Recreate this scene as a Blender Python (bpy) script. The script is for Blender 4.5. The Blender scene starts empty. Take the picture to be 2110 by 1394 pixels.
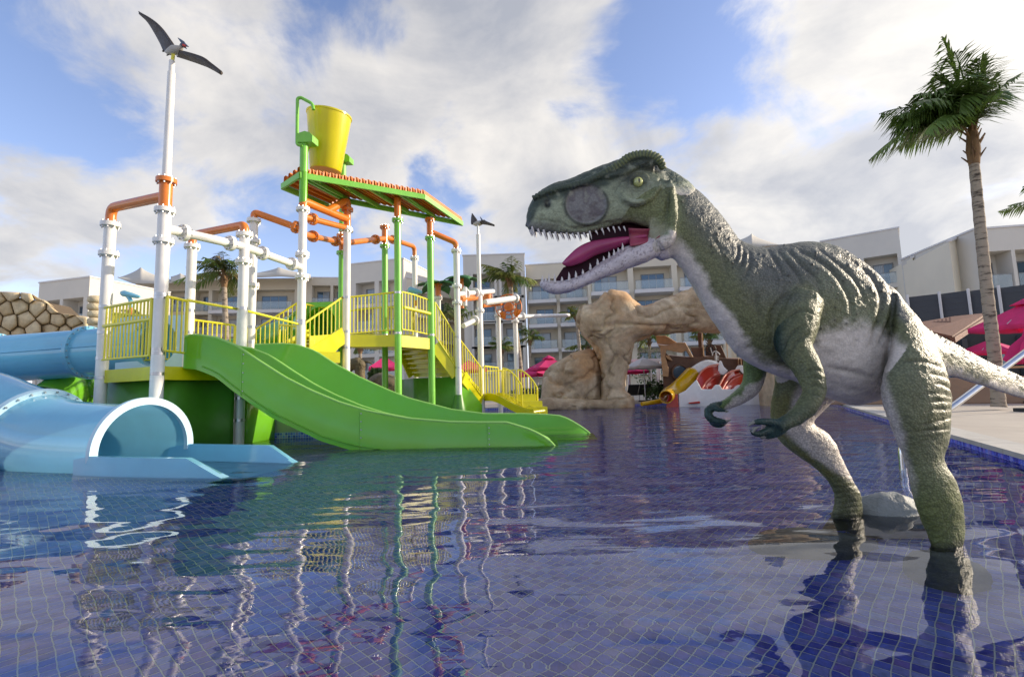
import bpy, bmesh, math, random
import numpy as np
from mathutils import Vector, Matrix
R = math.radians
random.seed(7); rng = np.random.default_rng(7)
scn = bpy.context.scene
# ------------------------------------------------------------------ camera
F = 1000.0; CX, CY = 1055.0, 697.0            # focal length and centre, in photograph pixels
EYE = np.array([0.0, 0.0, 0.95])
TH, RO = math.atan(0.106), R(1.7)
_f = np.array([0, math.cos(TH), math.sin(TH)]); _r0 = np.array([1.0, 0, 0]); _u0 = np.array([0, -math.sin(TH), math.cos(TH)])
_r = math.cos(RO)*_r0 - math.sin(RO)*_u0; _u = math.sin(RO)*_r0 + math.cos(RO)*_u0
cam_d = bpy.data.cameras.new('camera'); cam = bpy.data.objects.new('camera', cam_d); scn.collection.objects.link(cam)
cam_d.sensor_width = 36; cam_d.lens = 36*F/2110; cam_d.clip_start = 0.05; cam_d.clip_end = 3000
cam.matrix_world = Matrix(((_r[0], _u[0], -_f[0], EYE[0]), (_r[1], _u[1], -_f[1], EYE[1]), (_r[2], _u[2], -_f[2], EYE[2]), (0, 0, 0, 1)))
scn.camera = cam
# ------------------------------------------------------------------ sun, sky, exposure
SUN_AZ, SUN_EL = 80.0, 18.0                    # degrees clockwise from +Y, and above the horizon
sd = bpy.data.lights.new('sun', 'SUN'); sun = bpy.data.objects.new('sun', sd); scn.collection.objects.link(sun)
sd.energy = 2.0; sd.angle = R(0.6); sd.color = (1.0, 0.86, 0.66)
sv = Vector((math.sin(R(SUN_AZ))*math.cos(R(SUN_EL)), math.cos(R(SUN_AZ))*math.cos(R(SUN_EL)), math.sin(R(SUN_EL))))
sun.rotation_euler = sv.to_track_quat('Z', 'Y').to_euler()
scn.view_settings.view_transform = 'Standard'; scn.view_settings.look = 'None'
scn.view_settings.exposure = 1.5; scn.view_settings.gamma = 1.0; scn.view_settings.use_curve_mapping = False
cy = scn.cycles
cy.use_denoising = True; cy.max_bounces = 7; cy.transparent_max_bounces = 10; cy.transmission_bounces = 6
cy.caustics_reflective = False; cy.caustics_refractive = True; cy.sample_clamp_indirect = 6.0; cy.blur_glossy = 0.3

def ray(px, py):
    return _f + _r*((px-CX)/F) + _u*((CY-py)/F)
def P(px, py, D):                              # the point seen at a pixel of the photograph, D metres ahead
    d = ray(px, py); return EYE + d*(D/d[1])
def G(px, py, z):                              # ... on the level z
    d = ray(px, py); return EYE + d*((z-EYE[2])/d[2])
def onplane(px, py, p0, dr):                   # ... on the vertical plane through p0 along dr
    n = np.array([-dr[1], dr[0], 0.0]); d = ray(px, py)
    return EYE + d*(np.dot(np.array([p0[0], p0[1], 0])-EYE*[1,1,0], n)/np.dot(d, n))
def Zat(x, y, py):                             # the height above (x, y) that is seen at row py
    k = (CY-py)/F; a = np.array([x, y, 0.0])-EYE
    nu, de = np.dot(a, _u)-k*np.dot(a, _f), _u[2]-k*_f[2]
    return -nu/de
def proj(V):
    a = V-EYE; d = a@_f
    return CX+F*(a@_r)/d, CY-F*(a@_u)/d

# ------------------------------------------------------------------ world: Nishita sky with procedural cloud
world = bpy.data.worlds.new('World'); scn.world = world; world.use_nodes = True
wn, wl = world.node_tree.nodes, world.node_tree.links; wn.clear()
def W(t, **k):
    n = wn.new(t)
    for a, b in k.items(): setattr(n, a, b)
    return n
def wmath(op, a, b=None, c=None, clamp=False):
    n = W('ShaderNodeMath', operation=op); n.use_clamp = clamp
    for i, v in enumerate((a, b, c)):
        if v is None: continue
        if isinstance(v, (int, float)): n.inputs[i].default_value = v
        else: wl.new(v, n.inputs[i])
    return n.outputs[0]
def wmix(f, a, b):
    n = W('ShaderNodeMix', data_type='RGBA')
    for s, v in ((0, f), (6, a), (7, b)):
        if isinstance(v, (int, float)): n.inputs[s].default_value = v
        elif isinstance(v, tuple): n.inputs[s].default_value = v+(1,)
        else: wl.new(v, n.inputs[s])
    return n.outputs[2]
out = W('ShaderNodeOutputWorld'); bg = W('ShaderNodeBackground'); bg.inputs[1].default_value = 0.11
wl.new(bg.outputs[0], out.inputs[0])
sky = W('ShaderNodeTexSky', sky_type='NISHITA', sun_disc=False)
sky.sun_elevation = R(SUN_EL); sky.sun_rotation = R(SUN_AZ); sky.air_density = 1.0; sky.dust_density = 0.6; sky.ozone_density = 2.0
tc = W('ShaderNodeTexCoord'); sep = W('ShaderNodeSeparateXYZ'); wl.new(tc.outputs['Generated'], sep.inputs[0])
zc = wmath('MAXIMUM', sep.outputs[2], 0.0); zz = wmath('ADD', zc, 0.38)
comb = W('ShaderNodeCombineXYZ')
wl.new(wmath('DIVIDE', sep.outputs[0], zz), comb.inputs[0]); wl.new(wmath('DIVIDE', sep.outputs[1], zz), comb.inputs[1])
def wnoise(scale, detail, rough, off, dist=0.0, src=None):
    mp = W('ShaderNodeMapping'); mp.inputs[1].default_value = off; wl.new(src or comb.outputs[0], mp.inputs[0])
    n = W('ShaderNodeTexNoise'); n.inputs['Scale'].default_value = scale; n.inputs['Detail'].default_value = detail
    n.inputs['Roughness'].default_value = rough; n.inputs['Distortion'].default_value = dist
    wl.new(mp.outputs[0], n.inputs['Vector']); return n.outputs[0]
big = wnoise(1.1, 4, 0.5, (2.3, 5.1, 0), 0.5); fine = wnoise(3.4, 9, 0.60, (7.7, 1.2, 3), 0.35)
base = wmath('ADD', wmath('MULTIPLY', big, 0.55), wmath('MULTIPLY', fine, 0.45))
# broad banks and gaps of that afternoon's cloud, as soft lobes of direction (pixel seen, radius in radians, weight)
LOBES = [(700, 40, .10, -.26), (1180, 170, .36, .15), (860, 190, .30, .15), (480, 190, .24, .15), (140, 420, .17, .20), (30, 340, .12, .12), (330, 300, .16, .10),
         (1700, 130, .24, .12), (1980, 250, .26, .12), (1560, 330, .16, .12), (1400, 45, .12, -.24), (1370, 120, .08, -.14), (60, 120, .20, -.20), (100, 250, .10, -.06),
         (380, 480, .12, .06), (240, 520, .10, -.05), (560, 420, .14, -.10), (830, 380, .09, -.09), (900, 430, .12, -.08), (700, 560, .25, -.14), (1250, 460, .25, -.08), (60, 590, .20, -.10),
         (230, 60, .10, .08), (1720, 270, .08, -.16), (1500, 110, .07, -.12), (1620, 60, .05, -.08), (1830, 70, .07, -.12), (1950, 460, .15, .10), (2080, 40, .12, .1)]
acc = wmath('ADD', wmath('MULTIPLY', base, 1.75), -0.375)
for (px, py, rad, wgt) in LOBES:
    d = ray(px, py); d = d/np.linalg.norm(d)
    dn = W('ShaderNodeVectorMath', operation='DISTANCE'); wl.new(tc.outputs['Generated'], dn.inputs[0]); dn.inputs[1].default_value = tuple(d)
    g = wmath('POWER', 2.718, wmath('MULTIPLY', wmath('POWER', wmath('DIVIDE', dn.outputs['Value'], rad*1.15), 2.0), -1.0))
    acc = wmath('ADD', acc, wmath('MULTIPLY', g, wgt*0.72))
cov = W('ShaderNodeMapRange', interpolation_type='SMOOTHSTEP'); wl.new(acc, cov.inputs[0])
cov.inputs[1].default_value = 0.44; cov.inputs[2].default_value = 0.62
lum = wnoise(2.4, 8, 0.58, (3.7, 9.1, 5), 0.4)
cc = W('ShaderNodeMapRange'); wl.new(wmath('ADD', wmath('MULTIPLY', lum, 0.8), wmath('MULTIPLY', acc, -0.35)), cc.inputs[0])
cc.inputs[1].default_value = 0.03; cc.inputs[2].default_value = 0.34
sdv = W('ShaderNodeVectorMath', operation='DOT_PRODUCT'); wl.new(tc.outputs['Generated'], sdv.inputs[0]); sdv.inputs[1].default_value = tuple(sv)
sund = wmath('POWER', wmath('MAXIMUM', sdv.outputs['Value'], 0.0), 2.2)
shade = wmix(cc.outputs[0], (1.45, 1.52, 1.72), (3.25, 3.08, 2.85))
lit = wmix(cc.outputs[0], (2.3, 2.3, 2.35), (4.5, 4.25, 3.75))
ccol = wmix(wmath('MULTIPLY', sund, 1.15, None, True), shade, lit)
hz = wmath('POWER', wmath('SUBTRACT', 1.0, zc), 7.0)
skyc = wmix(wmath('MULTIPLY', hz, 0.55), sky.outputs[0], (3.9, 4.7, 6.0))
skyb = W('ShaderNodeMix', data_type='RGBA', blend_type='MULTIPLY'); skyb.inputs[0].default_value = 1.0
wl.new(skyc, skyb.inputs[6]); skyb.inputs[7].default_value = (.92, .80, .86, 1)
fin = wmix(wmath('MULTIPLY', cov.outputs[0], 0.93), skyb.outputs[2], ccol)
wl.new(fin, bg.inputs[0])

# ------------------------------------------------------------------ helpers
COL = scn.collection
ORG = {}
def link(name, me, parent=None, loc=None):
    o = bpy.data.objects.new(name, me); COL.objects.link(o)
    if parent is not None: o.parent = parent
    if loc is not None: o.location = loc
    return o
def tag(o, label=None, cat=None, group=None, kind=None):
    if label: o['label'] = label
    if cat: o['category'] = cat
    if group: o['group'] = group
    if kind: o['kind'] = kind
    return o
def thing(name, loc, label, cat, group=None):
    o = link(name, None, None, tuple(float(v) for v in loc)); o.empty_display_size = 0.1
    ORG[o] = np.array(loc, float); return tag(o, label, cat, group)
def org(o): return ORG.get(o, np.zeros(3)) if o is not None else np.zeros(3)

class MB:
    def __init__(s): s.v = []; s.f = []; s.m = []
    def add(s, vs, fs, mi=0):
        b = len(s.v); s.v += [tuple(float(c) for c in v) for v in vs]
        s.f += [tuple(b+i for i in f) for f in fs]; s.m += [mi]*len(fs)
    def box(s, c, size, rot=None, mi=0, taper=1.0):
        hx, hy, hz = [k/2 for k in size]; vs = []
        for z in (-1, 1):
            t = taper if z > 0 else 1
            for x, y in ((-1, -1), (1, -1), (1, 1), (-1, 1)): vs.append(Vector((x*hx*t, y*hy*t, z*hz)))
        if rot is not None:
            m = rot if isinstance(rot, Matrix) else Matrix.Rotation(rot, 3, 'Z')
            vs = [m@v for v in vs]
        c = Vector(tuple(float(k) for k in c)); vs = [tuple(v+c) for v in vs]
        s.add(vs, [(3, 2, 1, 0), (4, 5, 6, 7), (0, 1, 5, 4), (1, 2, 6, 5), (2, 3, 7, 6), (3, 0, 4, 7)], mi)
    def bar(s, a, b, w, h, mi=0, up=(0, 0, 1)):       # rectangular bar from a to b
        a = np.array(a, float); b = np.array(b, float); d = b-a; d /= np.linalg.norm(d)+1e-9
        u = np.array(up, float); l = np.cross(d, u)
        if np.linalg.norm(l) < 1e-4: l = np.cross(d, (1, 0, 0))
        l /= np.linalg.norm(l); u = np.cross(l, d)
        vs = [p+l*x*w/2+u*z*h/2 for p in (a, b) for x, z in ((-1, -1), (1, -1), (1, 1), (-1, 1))]
        s.add(vs, [(3, 2, 1, 0), (4, 5, 6, 7), (0, 1, 5, 4), (1, 2, 6, 5), (2, 3, 7, 6), (3, 0, 4, 7)], mi)
    def tube(s, pts, r, n=12, mi=0, caps=True, flat=None):
        pts = [np.array(p, float) for p in pts]; rs = r if hasattr(r, '__len__') else [r]*len(pts)
        rings = []; prev = None
        for i, p in enumerate(pts):
            t = pts[min(i+1, len(pts)-1)]-pts[max(i-1, 0)]; t = t/(np.linalg.norm(t)+1e-9)
            if prev is None:
                a = np.cross(t, (0, 0, 1.0))
                if np.linalg.norm(a) < 1e-3: a = np.cross(t, (0, 1.0, 0))
            else: a = prev-t*np.dot(prev, t)
            a /= np.linalg.norm(a); prev = a; b = np.cross(t, a)
            rings.append([p+rs[i]*(a*math.cos(2*math.pi*k/n)+b*(flat or 1)*math.sin(2*math.pi*k/n)) for k in range(n)])
        vs = [q for rr in rings for q in rr]; fs = []
        for i in range(len(pts)-1):
            for k in range(n):
                fs.append((i*n+k, i*n+(k+1) % n, (i+1)*n+(k+1) % n, (i+1)*n+k))
        if caps: fs += [tuple(range(n))[::-1], tuple((len(pts)-1)*n+k for k in range(n))]
        s.add(vs, [f[::-1] for f in fs], mi)
    def grid(s, rows, mi=0, closeu=False, caps=False):     # rows of equal length
        n = len(rows[0]); vs = [p for r_ in rows for p in r_]; fs = []
        for i in range(len(rows)-1):
            for k in range(n if closeu else n-1):
                fs.append((i*n+k, i*n+(k+1) % n, (i+1)*n+(k+1) % n, (i+1)*n+k))
        if caps: fs += [tuple(range(n))[::-1], tuple((len(rows)-1)*n+k for k in range(n))]
        s.add(vs, fs, mi)
    def lathe(s, c, prof, n=20, mi=0, axis=None):          # prof: (radius, height)
        c = np.array(c, float); rows = []
        M = np.eye(3) if axis is None else np.array(Vector(axis).to_track_quat('Z', 'Y').to_matrix())
        for r_, h in prof: rows.append([c+M@np.array([r_*math.cos(2*math.pi*k/n), r_*math.sin(2*math.pi*k/n), h]) for k in range(n)])
        s.grid(rows, mi, True, True)
    def prism(s, poly, d, mi=0):                            # polygon (3-D points) pushed by vector d
        n = len(poly); d = np.array(d, float); vs = [np.array(p, float) for p in poly]; vs += [p+d for p in vs]
        s.add(vs, [tuple(range(n))[::-1], tuple(range(n, 2*n))]+[(i, (i+1) % n, n+(i+1) % n, n+i) for i in range(n)], mi)
    def build(s, name, mat, parent=None, smooth=40, loc=None, fix=True):
        me = bpy.data.meshes.new(name); o0 = org(parent) if loc is None else np.array(loc, float)
        me.from_pydata([tuple(np.array(v)-o0) for v in s.v], [], s.f)
        for m in (mat if isinstance(mat, (list, tuple)) else [mat]): me.materials.append(m)
        if any(s.m): me.polygons.foreach_set('material_index', s.m)
        if fix:
            bm = bmesh.new(); bm.from_mesh(me); bmesh.ops.recalc_face_normals(bm, faces=bm.faces); bm.to_mesh(me); bm.free()
        if smooth: me.polygons.foreach_set('use_smooth', [True]*len(me.polygons)); me.set_sharp_from_angle(angle=R(smooth))
        o = link(name, me, parent, None if loc is None else tuple(np.array(loc, float)-org(parent)))
        ORG[o] = o0; return o
def inst(name, src, parent, loc, rotz=0, scale=None):       # another object on the same mesh
    o = link(name, src.data if hasattr(src, 'data') else src, parent, tuple(np.array(loc, float)-org(parent)))
    o.rotation_euler = (0, 0, rotz); ORG[o] = np.array(loc, float)
    if scale is not None: o.scale = scale
    return o
def cr(pts, m=6):                                           # Catmull-Rom through points (any dimension)
    p = np.array(pts, float); p = np.vstack([2*p[0]-p[1], p, 2*p[-1]-p[-2]]); o = []
    for i in range(1, len(p)-2):
        for k in range(m):
            t = k/m; o.append(.5*((2*p[i])+(-p[i-1]+p[i+1])*t+(2*p[i-1]-5*p[i]+4*p[i+1]-p[i+2])*t*t+(-p[i-1]+3*p[i]-3*p[i+1]+p[i+2])*t**3))
    o.append(p[-2]); return np.array(o)
def elbow(pts, rad, k=5):                                   # polyline with rounded corners
    pts = [np.array(p, float) for p in pts]; o = [pts[0]]
    for i in range(1, len(pts)-1):
        a, b, c = pts[i-1:i+2]; da = a-b; dc = c-b; la, lc = np.linalg.norm(da), np.linalg.norm(dc); q = min(rad, la*.48, lc*.48)
        s_, e = b+da/la*q, b+dc/lc*q
        for j in range(k+1):
            t = j/k; o.append((1-t)**2*s_+2*t*(1-t)*b+t*t*e)
    o.append(pts[-1]); return o
def vnoise(V, scale, seed=0):                               # value noise for arrays of points
    q = V*scale+seed*17.31; i = np.floor(q).astype(np.int64); f = q-i; f = f*f*(3-2*f)
    def h(a, b, c):
        n = (a*374761393+b*668265263+c*2147483647+seed*144269) & 0x7fffffff
        n = ((n ^ (n >> 13))*1274126177) & 0x7fffffff
        return ((n ^ (n >> 16)) & 0xffff)/65535.0
    x, y, z = i[:, 0], i[:, 1], i[:, 2]; o = 0
    for a in (0, 1):
        for b in (0, 1):
            for c in (0, 1):
                o = o+h(x+a, y+b, z+c)*(f[:, 0] if a else 1-f[:, 0])*(f[:, 1] if b else 1-f[:, 1])*(f[:, 2] if c else 1-f[:, 2])
    return o
def fbm(V, scale, seed=0, oct=4):
    o = 0; a = .5; t = 0
    for k in range(oct): o = o+a*vnoise(V, scale*2**k, seed+k); t += a; a *= .5
    return o/t
def sstep(a, b, x): t = np.clip((x-a)/(b-a), 0, 1); return t*t*(3-2*t)

# ------------------------------------------------------------------ materials
def mat_new(name):
    m = bpy.data.materials.new(name); m.use_nodes = True; nt = m.node_tree
    b = nt.nodes['Principled BSDF']; return m, nt, b
def mnode(nt, t, ins=None, **k):
    n = nt.nodes.new(t)
    for a, b in k.items(): setattr(n, a, b)
    for a, b in (ins or {}).items():
        if hasattr(b, 'is_linked') or isinstance(b, bpy.types.NodeSocket): nt.links.new(b, n.inputs[a])
        else: n.inputs[a].default_value = b
    return n
def coords(nt, world_space=True):
    if world_space: return mnode(nt, 'ShaderNodeNewGeometry').outputs['Position']
    return mnode(nt, 'ShaderNodeTexCoord').outputs['Object']
def MAT(name, col, rough=.5, metal=0, var=.12, vs=3.0, dirt=None, ds=1.2, da=.35, bump=0, bs=40, coat=0, spec=.5, rvar=.12, stretch=None):
    m, nt, b = mat_new(name); pos = coords(nt)
    if stretch: pos = mnode(nt, 'ShaderNodeMapping', {0: pos, 3: stretch}).outputs[0]
    n1 = mnode(nt, 'ShaderNodeTexNoise', {'Vector': pos, 'Scale': vs, 'Detail': 6.0, 'Roughness': .6})
    c = tuple(col)+(1,)
    r1 = mnode(nt, 'ShaderNodeMapRange', {0: n1.outputs[0], 1: .3, 2: .7, 3: 1-var, 4: 1+var})
    mx = mnode(nt, 'ShaderNodeMix', {0: 1.0, 6: c}, data_type='RGBA', blend_type='MULTIPLY')
    g = mnode(nt, 'ShaderNodeCombineColor', {0: r1.outputs[0], 1: r1.outputs[0], 2: r1.outputs[0]}); nt.links.new(g.outputs[0], mx.inputs[7])
    last = mx.outputs[2]
    if dirt:
        n2 = mnode(nt, 'ShaderNodeTexNoise', {'Vector': pos, 'Scale': ds, 'Detail': 8.0, 'Roughness': .68})
        r2 = mnode(nt, 'ShaderNodeMapRange', {0: n2.outputs[0], 1: .48, 2: .72, 3: 0.0, 4: da})
        m2 = mnode(nt, 'ShaderNodeMix', {0: r2.outputs[0], 6: last, 7: tuple(dirt)+(1,)}, data_type='RGBA'); last = m2.outputs[2]
    nt.links.new(last, b.inputs['Base Color'])
    rr = mnode(nt, 'ShaderNodeMapRange', {0: n1.outputs[0], 1: .3, 2: .7, 3: max(0.02, rough-rvar*rough), 4: min(1, rough+rvar*rough*2)})
    nt.links.new(rr.outputs[0], b.inputs['Roughness'])
    b.inputs['Metallic'].default_value = metal; b.inputs['Coat Weight'].default_value = coat; b.inputs['Coat Roughness'].default_value = .08
    b.inputs['Specular IOR Level'].default_value = spec
    if bump:
        n3 = mnode(nt, 'ShaderNodeTexNoise', {'Vector': pos, 'Scale': bs, 'Detail': 5.0, 'Roughness': .6})
        bn = mnode(nt, 'ShaderNodeBump', {'Height': n3.outputs[0], 'Strength': 1.0, 'Distance': bump}); nt.links.new(bn.outputs[0], b.inputs['Normal'])
    return m
M = dict(
    white=MAT('white_pipe_paint', (.80, .79, .75), .38, var=.05, dirt=(.5, .46, .38), ds=2.5, da=.25, coat=.15),
    orange=MAT('orange_pipe_paint', (.72, .20, .02), .3, var=.10, dirt=(.45, .16, .05), da=.3, coat=.25),
    gpole=MAT('green_pole_paint', (.20, .56, .06), .32, var=.08, coat=.25),
    green=MAT('green_slide_gelcoat', (.21, .60, .03), .16, var=.07, vs=1.2, dirt=(.2, .5, .14), da=.35, coat=.7),
    dgreen=MAT('green_skirt_panel', (.07, .24, .02), .4, var=.12, dirt=(.12, .25, .08), da=.4),
    yellow=MAT('yellow_rail_paint', (.78, .70, .03), .33, var=.06, coat=.3),
    ydeck=MAT('yellow_deck_gelcoat', (.72, .68, .0), .3, var=.08, dirt=(.55, .5, .1), da=.3, coat=.3),
    bucket=MAT('yellow_bucket_gelcoat', (.82, .74, .01), .3, var=.05, vs=1.0, dirt=(.7, .62, .1), da=.2, coat=.3),
    blue=MAT('blue_tube_gelcoat', (.26, .64, .84), .13, var=.07, vs=1.0, dirt=(.25, .5, .7), da=.3, coat=.8),
    iblue=MAT('blue_slide_inside', (.22, .68, .84), .2, var=.05, coat=.4),
    pblue=MAT('pale_blue_flange', (.50, .72, .82), .35, var=.04),
    grim=MAT('green_slide_rim', (.38, .74, .16), .3, var=.05, coat=.3),
    bolt=MAT('zinc_bolt', (.55, .55, .55), .35, 1.0),
    steel=MAT('brushed_steel', (.62, .62, .62), .18, 1.0, bump=.0002, bs=200),
    wall=MAT('hotel_cream_render', (.68, .62, .50), .85, var=.05, vs=.5, dirt=(.42, .40, .37), ds=.25, da=.3, bump=.002, bs=25),
    wallw=MAT('hotel_white_render', (.64, .61, .55), .8, var=.04, vs=.5, dirt=(.5, .5, .48), ds=.3, da=.25),
    slab=MAT('balcony_edge_white', (.68, .67, .67), .7, var=.05),
    frame=MAT('window_frame_grey', (.20, .21, .22), .4, var=.05),
    curtain=MAT('curtain_pale', (.50, .52, .54), .9, var=.25, vs=1.5, stretch=(9, 9, .2)),
    dark=MAT('dark_room', (.05, .055, .06), .8),
    louvre=MAT('charcoal_louvre', (.04, .045, .055), .5, var=.1),
    pink=MAT('pink_canvas', (.80, .055, .24), .8, var=.10, bump=.002, bs=60),
    wcanvas=MAT('white_canvas', (.74, .74, .74), .8, var=.05),
    wood=MAT('brown_timber', (.16, .065, .04), .7, var=.3, vs=5, stretch=(1, 1, 6), bump=.003),
    ship=MAT('ship_brown_fibreglass', (.15, .075, .045), .6, var=.2, dirt=(.22, .14, .09), da=.4, bump=.01, bs=6),
    shipt=MAT('ship_carved_trim', (.52, .30, .15), .55, var=.2, bump=.01, bs=9),
    red=MAT('red_slide_gelcoat', (.60, .045, .025), .2, var=.06, coat=.6),
    wgel=MAT('white_gelcoat', (.80, .79, .77), .25, var=.04, coat=.4),
    ygel=MAT('amber_slide_gelcoat', (.76, .45, .0), .2, var=.06, coat=.6),
    paving=MAT('deck_paving', (.48, .43, .36), .8, var=.10, vs=1.0, dirt=(.34, .29, .24), ds=.7, da=.5, bump=.002, bs=30),
    terrac=MAT('terracotta_planter_render', (.36, .23, .15), .85, var=.12, dirt=(.25, .17, .12), da=.5, bump=.004, bs=20),
    trunk=None, leather=MAT('sling_black', (.025, .027, .03), .6),
)
def translucent(m, f, tint=1.0):                        # thin moulded shell or canvas that lets some light through
    nt = m.node_tree; o = nt.nodes['Material Output']; b = nt.nodes['Principled BSDF']; t = nt.nodes.new('ShaderNodeBsdfTranslucent')
    nt.links.new(b.inputs['Base Color'].links[0].from_socket, t.inputs[0]); ms = nt.nodes.new('ShaderNodeMixShader'); ms.inputs[0].default_value = f
    nt.links.new(b.outputs[0], ms.inputs[1]); nt.links.new(t.outputs[0], ms.inputs[2]); nt.links.new(ms.outputs[0], o.inputs[0])
for k_, f_ in (('green', .3), ('blue', .26), ('iblue', .5), ('bucket', .3), ('pink', .35), ('wcanvas', .3), ('ygel', .25), ('red', .2), ('ydeck', .15), ('grim', .2)): translucent(M[k_], f_)
def plainmat(name, col, rough=.6, **k): return MAT(name, col, rough, **k)
# ================================================================== the setting: pool, water, deck
PZ = -0.50; DZ = 0.12                                     # pool floor, deck level (water is z = 0)
c0, c1 = G(2110, 935, DZ), G(1770, 842, DZ); cd = (c1-c0)/np.linalg.norm(c1-c0)
def coping(y): return c0+cd*((y-c0[1])/cd[1])
FARY = 24.6
pool = [coping(-3.0)[:2], coping(FARY)[:2], (-2.4, FARY), (-2.6, 11.6), (-15.5, 11.6), (-15.5, -3.0)]
BIG = 900.0
def ring_sheet(name, mat, z, hole, ext):
    b = MB(); x0, y0, x1, y1 = ext; h = [(*map(float, p), z) for p in hole]
    o_ = [(x1, y0, z), (x1, y1, z), (0, y1, z), (x0, y1, z), (x0, y1*.3, z), (x0, y0, z)]
    n = len(h); b.add(h+o_, [(i, (i+1) % n, n+(i+1) % n, n+i) for i in range(n)]); o = b.build(name, mat, None, 0); return tag(o, kind='structure')
ground = ring_sheet('ground', M['paving'], DZ, pool, (-BIG, -BIG*.3, BIG, BIG))
# basin walls and floor
mgrout = plainmat('pool_grout', (.80, .85, .80), .8, var=.15, vs=8)
def tilemat(name, far=False, wall=False):
    m, nt, b = mat_new(name); pos = coords(nt)
    mp = mnode(nt, 'ShaderNodeMapping', {0: pos, 2: (0, 0, R(43.5)) if not wall else (0, 0, 0)}); S = 1/.06
    vm = mnode(nt, 'ShaderNodeVectorMath', {0: mp.outputs[0], 1: (S, S, S)}, operation='MULTIPLY')
    fl = mnode(nt, 'ShaderNodeVectorMath', {0: vm.outputs[0]}, operation='FLOOR')
    sp_ = mnode(nt, 'ShaderNodeSeparateXYZ', {0: fl.outputs[0]}); cb = mnode(nt, 'ShaderNodeCombineXYZ', {0: sp_.outputs[0], 1: sp_.outputs[1], 2: sp_.outputs[2] if wall else 0.0})
    wn_ = mnode(nt, 'ShaderNodeTexWhiteNoise', {0: cb.outputs[0]})
    rp = mnode(nt, 'ShaderNodeValToRGB', {0: wn_.outputs['Value']}); rp.color_ramp.interpolation = 'LINEAR'
    e = rp.color_ramp.elements; e[0].position = 0; e[0].color = (.05, .07, .55, 1); e[1].position = 1; e[1].color = (.36, .46, .98, 1)
    for p_, c in ((.25, (.09, .13, .78, 1)), (.5, (.16, .22, .92, 1)), (.7, (.19, .29, .98, 1)), (.85, (.30, .22, .80, 1))): k = e.new(p_); k.color = c
    nz = mnode(nt, 'ShaderNodeTexNoise', {'Vector': pos, 'Scale': 26.0, 'Detail': 6.0, 'Roughness': .7}); r1 = mnode(nt, 'ShaderNodeMapRange', {0: nz.outputs[0], 1: .35, 2: .75, 3: .8, 4: 1.35})
    g = mnode(nt, 'ShaderNodeCombineColor', {0: r1.outputs[0], 1: r1.outputs[0], 2: r1.outputs[0]}); mx = mnode(nt, 'ShaderNodeMix', {0: 1.0, 6: rp.outputs[0], 7: g.outputs[0]}, data_type='RGBA', blend_type='MULTIPLY')
    last = mx.outputs[2]
    nl = mnode(nt, 'ShaderNodeTexNoise', {'Vector': pos, 'Scale': 55.0, 'Detail': 5.0, 'Roughness': .75}); rl = mnode(nt, 'ShaderNodeMapRange', {0: nl.outputs[0], 1: .64, 2: .76, 3: 0.0, 4: .55})
    m3 = mnode(nt, 'ShaderNodeMix', {0: rl.outputs[0], 6: last, 7: (.3, .4, .55, 1)}, data_type='RGBA'); last = m3.outputs[2]
    if far:
        fr = mnode(nt, 'ShaderNodeVectorMath', {0: vm.outputs[0]}, operation='FRACTION'); s2 = mnode(nt, 'ShaderNodeSeparateXYZ', {0: fr.outputs[0]})
        t = []
        for k in ((0, 1) if not wall else (0, 2)):
            a = mnode(nt, 'ShaderNodeMath', {0: s2.outputs[k], 1: .5}, operation='SUBTRACT'); a = mnode(nt, 'ShaderNodeMath', {0: a.outputs[0]}, operation='ABSOLUTE'); t.append(mnode(nt, 'ShaderNodeMath', {0: a.outputs[0], 1: .455}, operation='GREATER_THAN').outputs[0])
        gm = mnode(nt, 'ShaderNodeMath', {0: t[0], 1: t[1]}, operation='MAXIMUM'); m2 = mnode(nt, 'ShaderNodeMix', {0: gm.outputs[0], 6: last, 7: (.80, .85, .80, 1)}, data_type='RGBA'); last = m2.outputs[2]
    nt.links.new(last, b.inputs['Base Color']); b.inputs['Roughness'].default_value = .25; return m
mtile, mtilefar, mtilewall = tilemat('pool_tile_glaze'), tilemat('pool_tile_sheet', True), tilemat('pool_wall_tile', True, True)
b = MB(); b.add([(-16.5, -4, PZ), (20, -4, PZ), (20, 26, PZ), (-16.5, 26, PZ)], [(0, 1, 2, 3)]); floor_o = tag(b.build('pool_floor', mgrout, None, 0), kind='structure')
ANG = R(-43.5); ca, sa = math.cos(ANG), math.sin(ANG); TS = .06; NEAR = 8.5
tiles = []
for i in range(-330, 330):
    for j in range(-60, 400):
        # the grid of the material: rotate by +43.5 deg gives tile coordinates
        u, v = (i+.5)*TS, (j+.5)*TS; x, y = ca*u-sa*v, sa*u+ca*v
        if 1.15 < y < NEAR and abs(x) < y*1.12+.7 and x < coping(y)[0]-.02: tiles.append((x, y))
tiles = np.array(tiles)
hw = TS*.455; th = .004
ux, vx = np.array([ca, sa])*hw, np.array([-sa, ca])*hw
tb = MB(); p_ = [(-ux-vx), (ux-vx), (ux+vx), (-ux+vx)]; bot = [(q[0], q[1], .0005) for q in p_]; top = [(q[0]*.93, q[1]*.93, th) for q in p_]
tb.add(bot+top, [(4, 5, 6, 7), (0, 1, 5, 4), (1, 2, 6, 5), (2, 3, 7, 6), (3, 0, 4, 7)])
order = np.argsort(np.hypot(tiles[:, 0], tiles[:, 1]) + 2.5*(np.abs(tiles[:, 0]) > tiles[:, 1]*1.0)+3*(tiles[:, 1] < 1.75))
first = tb.build('pool_tile', mtile, None, 0); first.parent = floor_o; first.location = (*tiles[order[0]], PZ)
for k in order[1:300]:
    o = first.copy(); COL.objects.link(o); o.location = (tiles[k][0], tiles[k][1], PZ)
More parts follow.
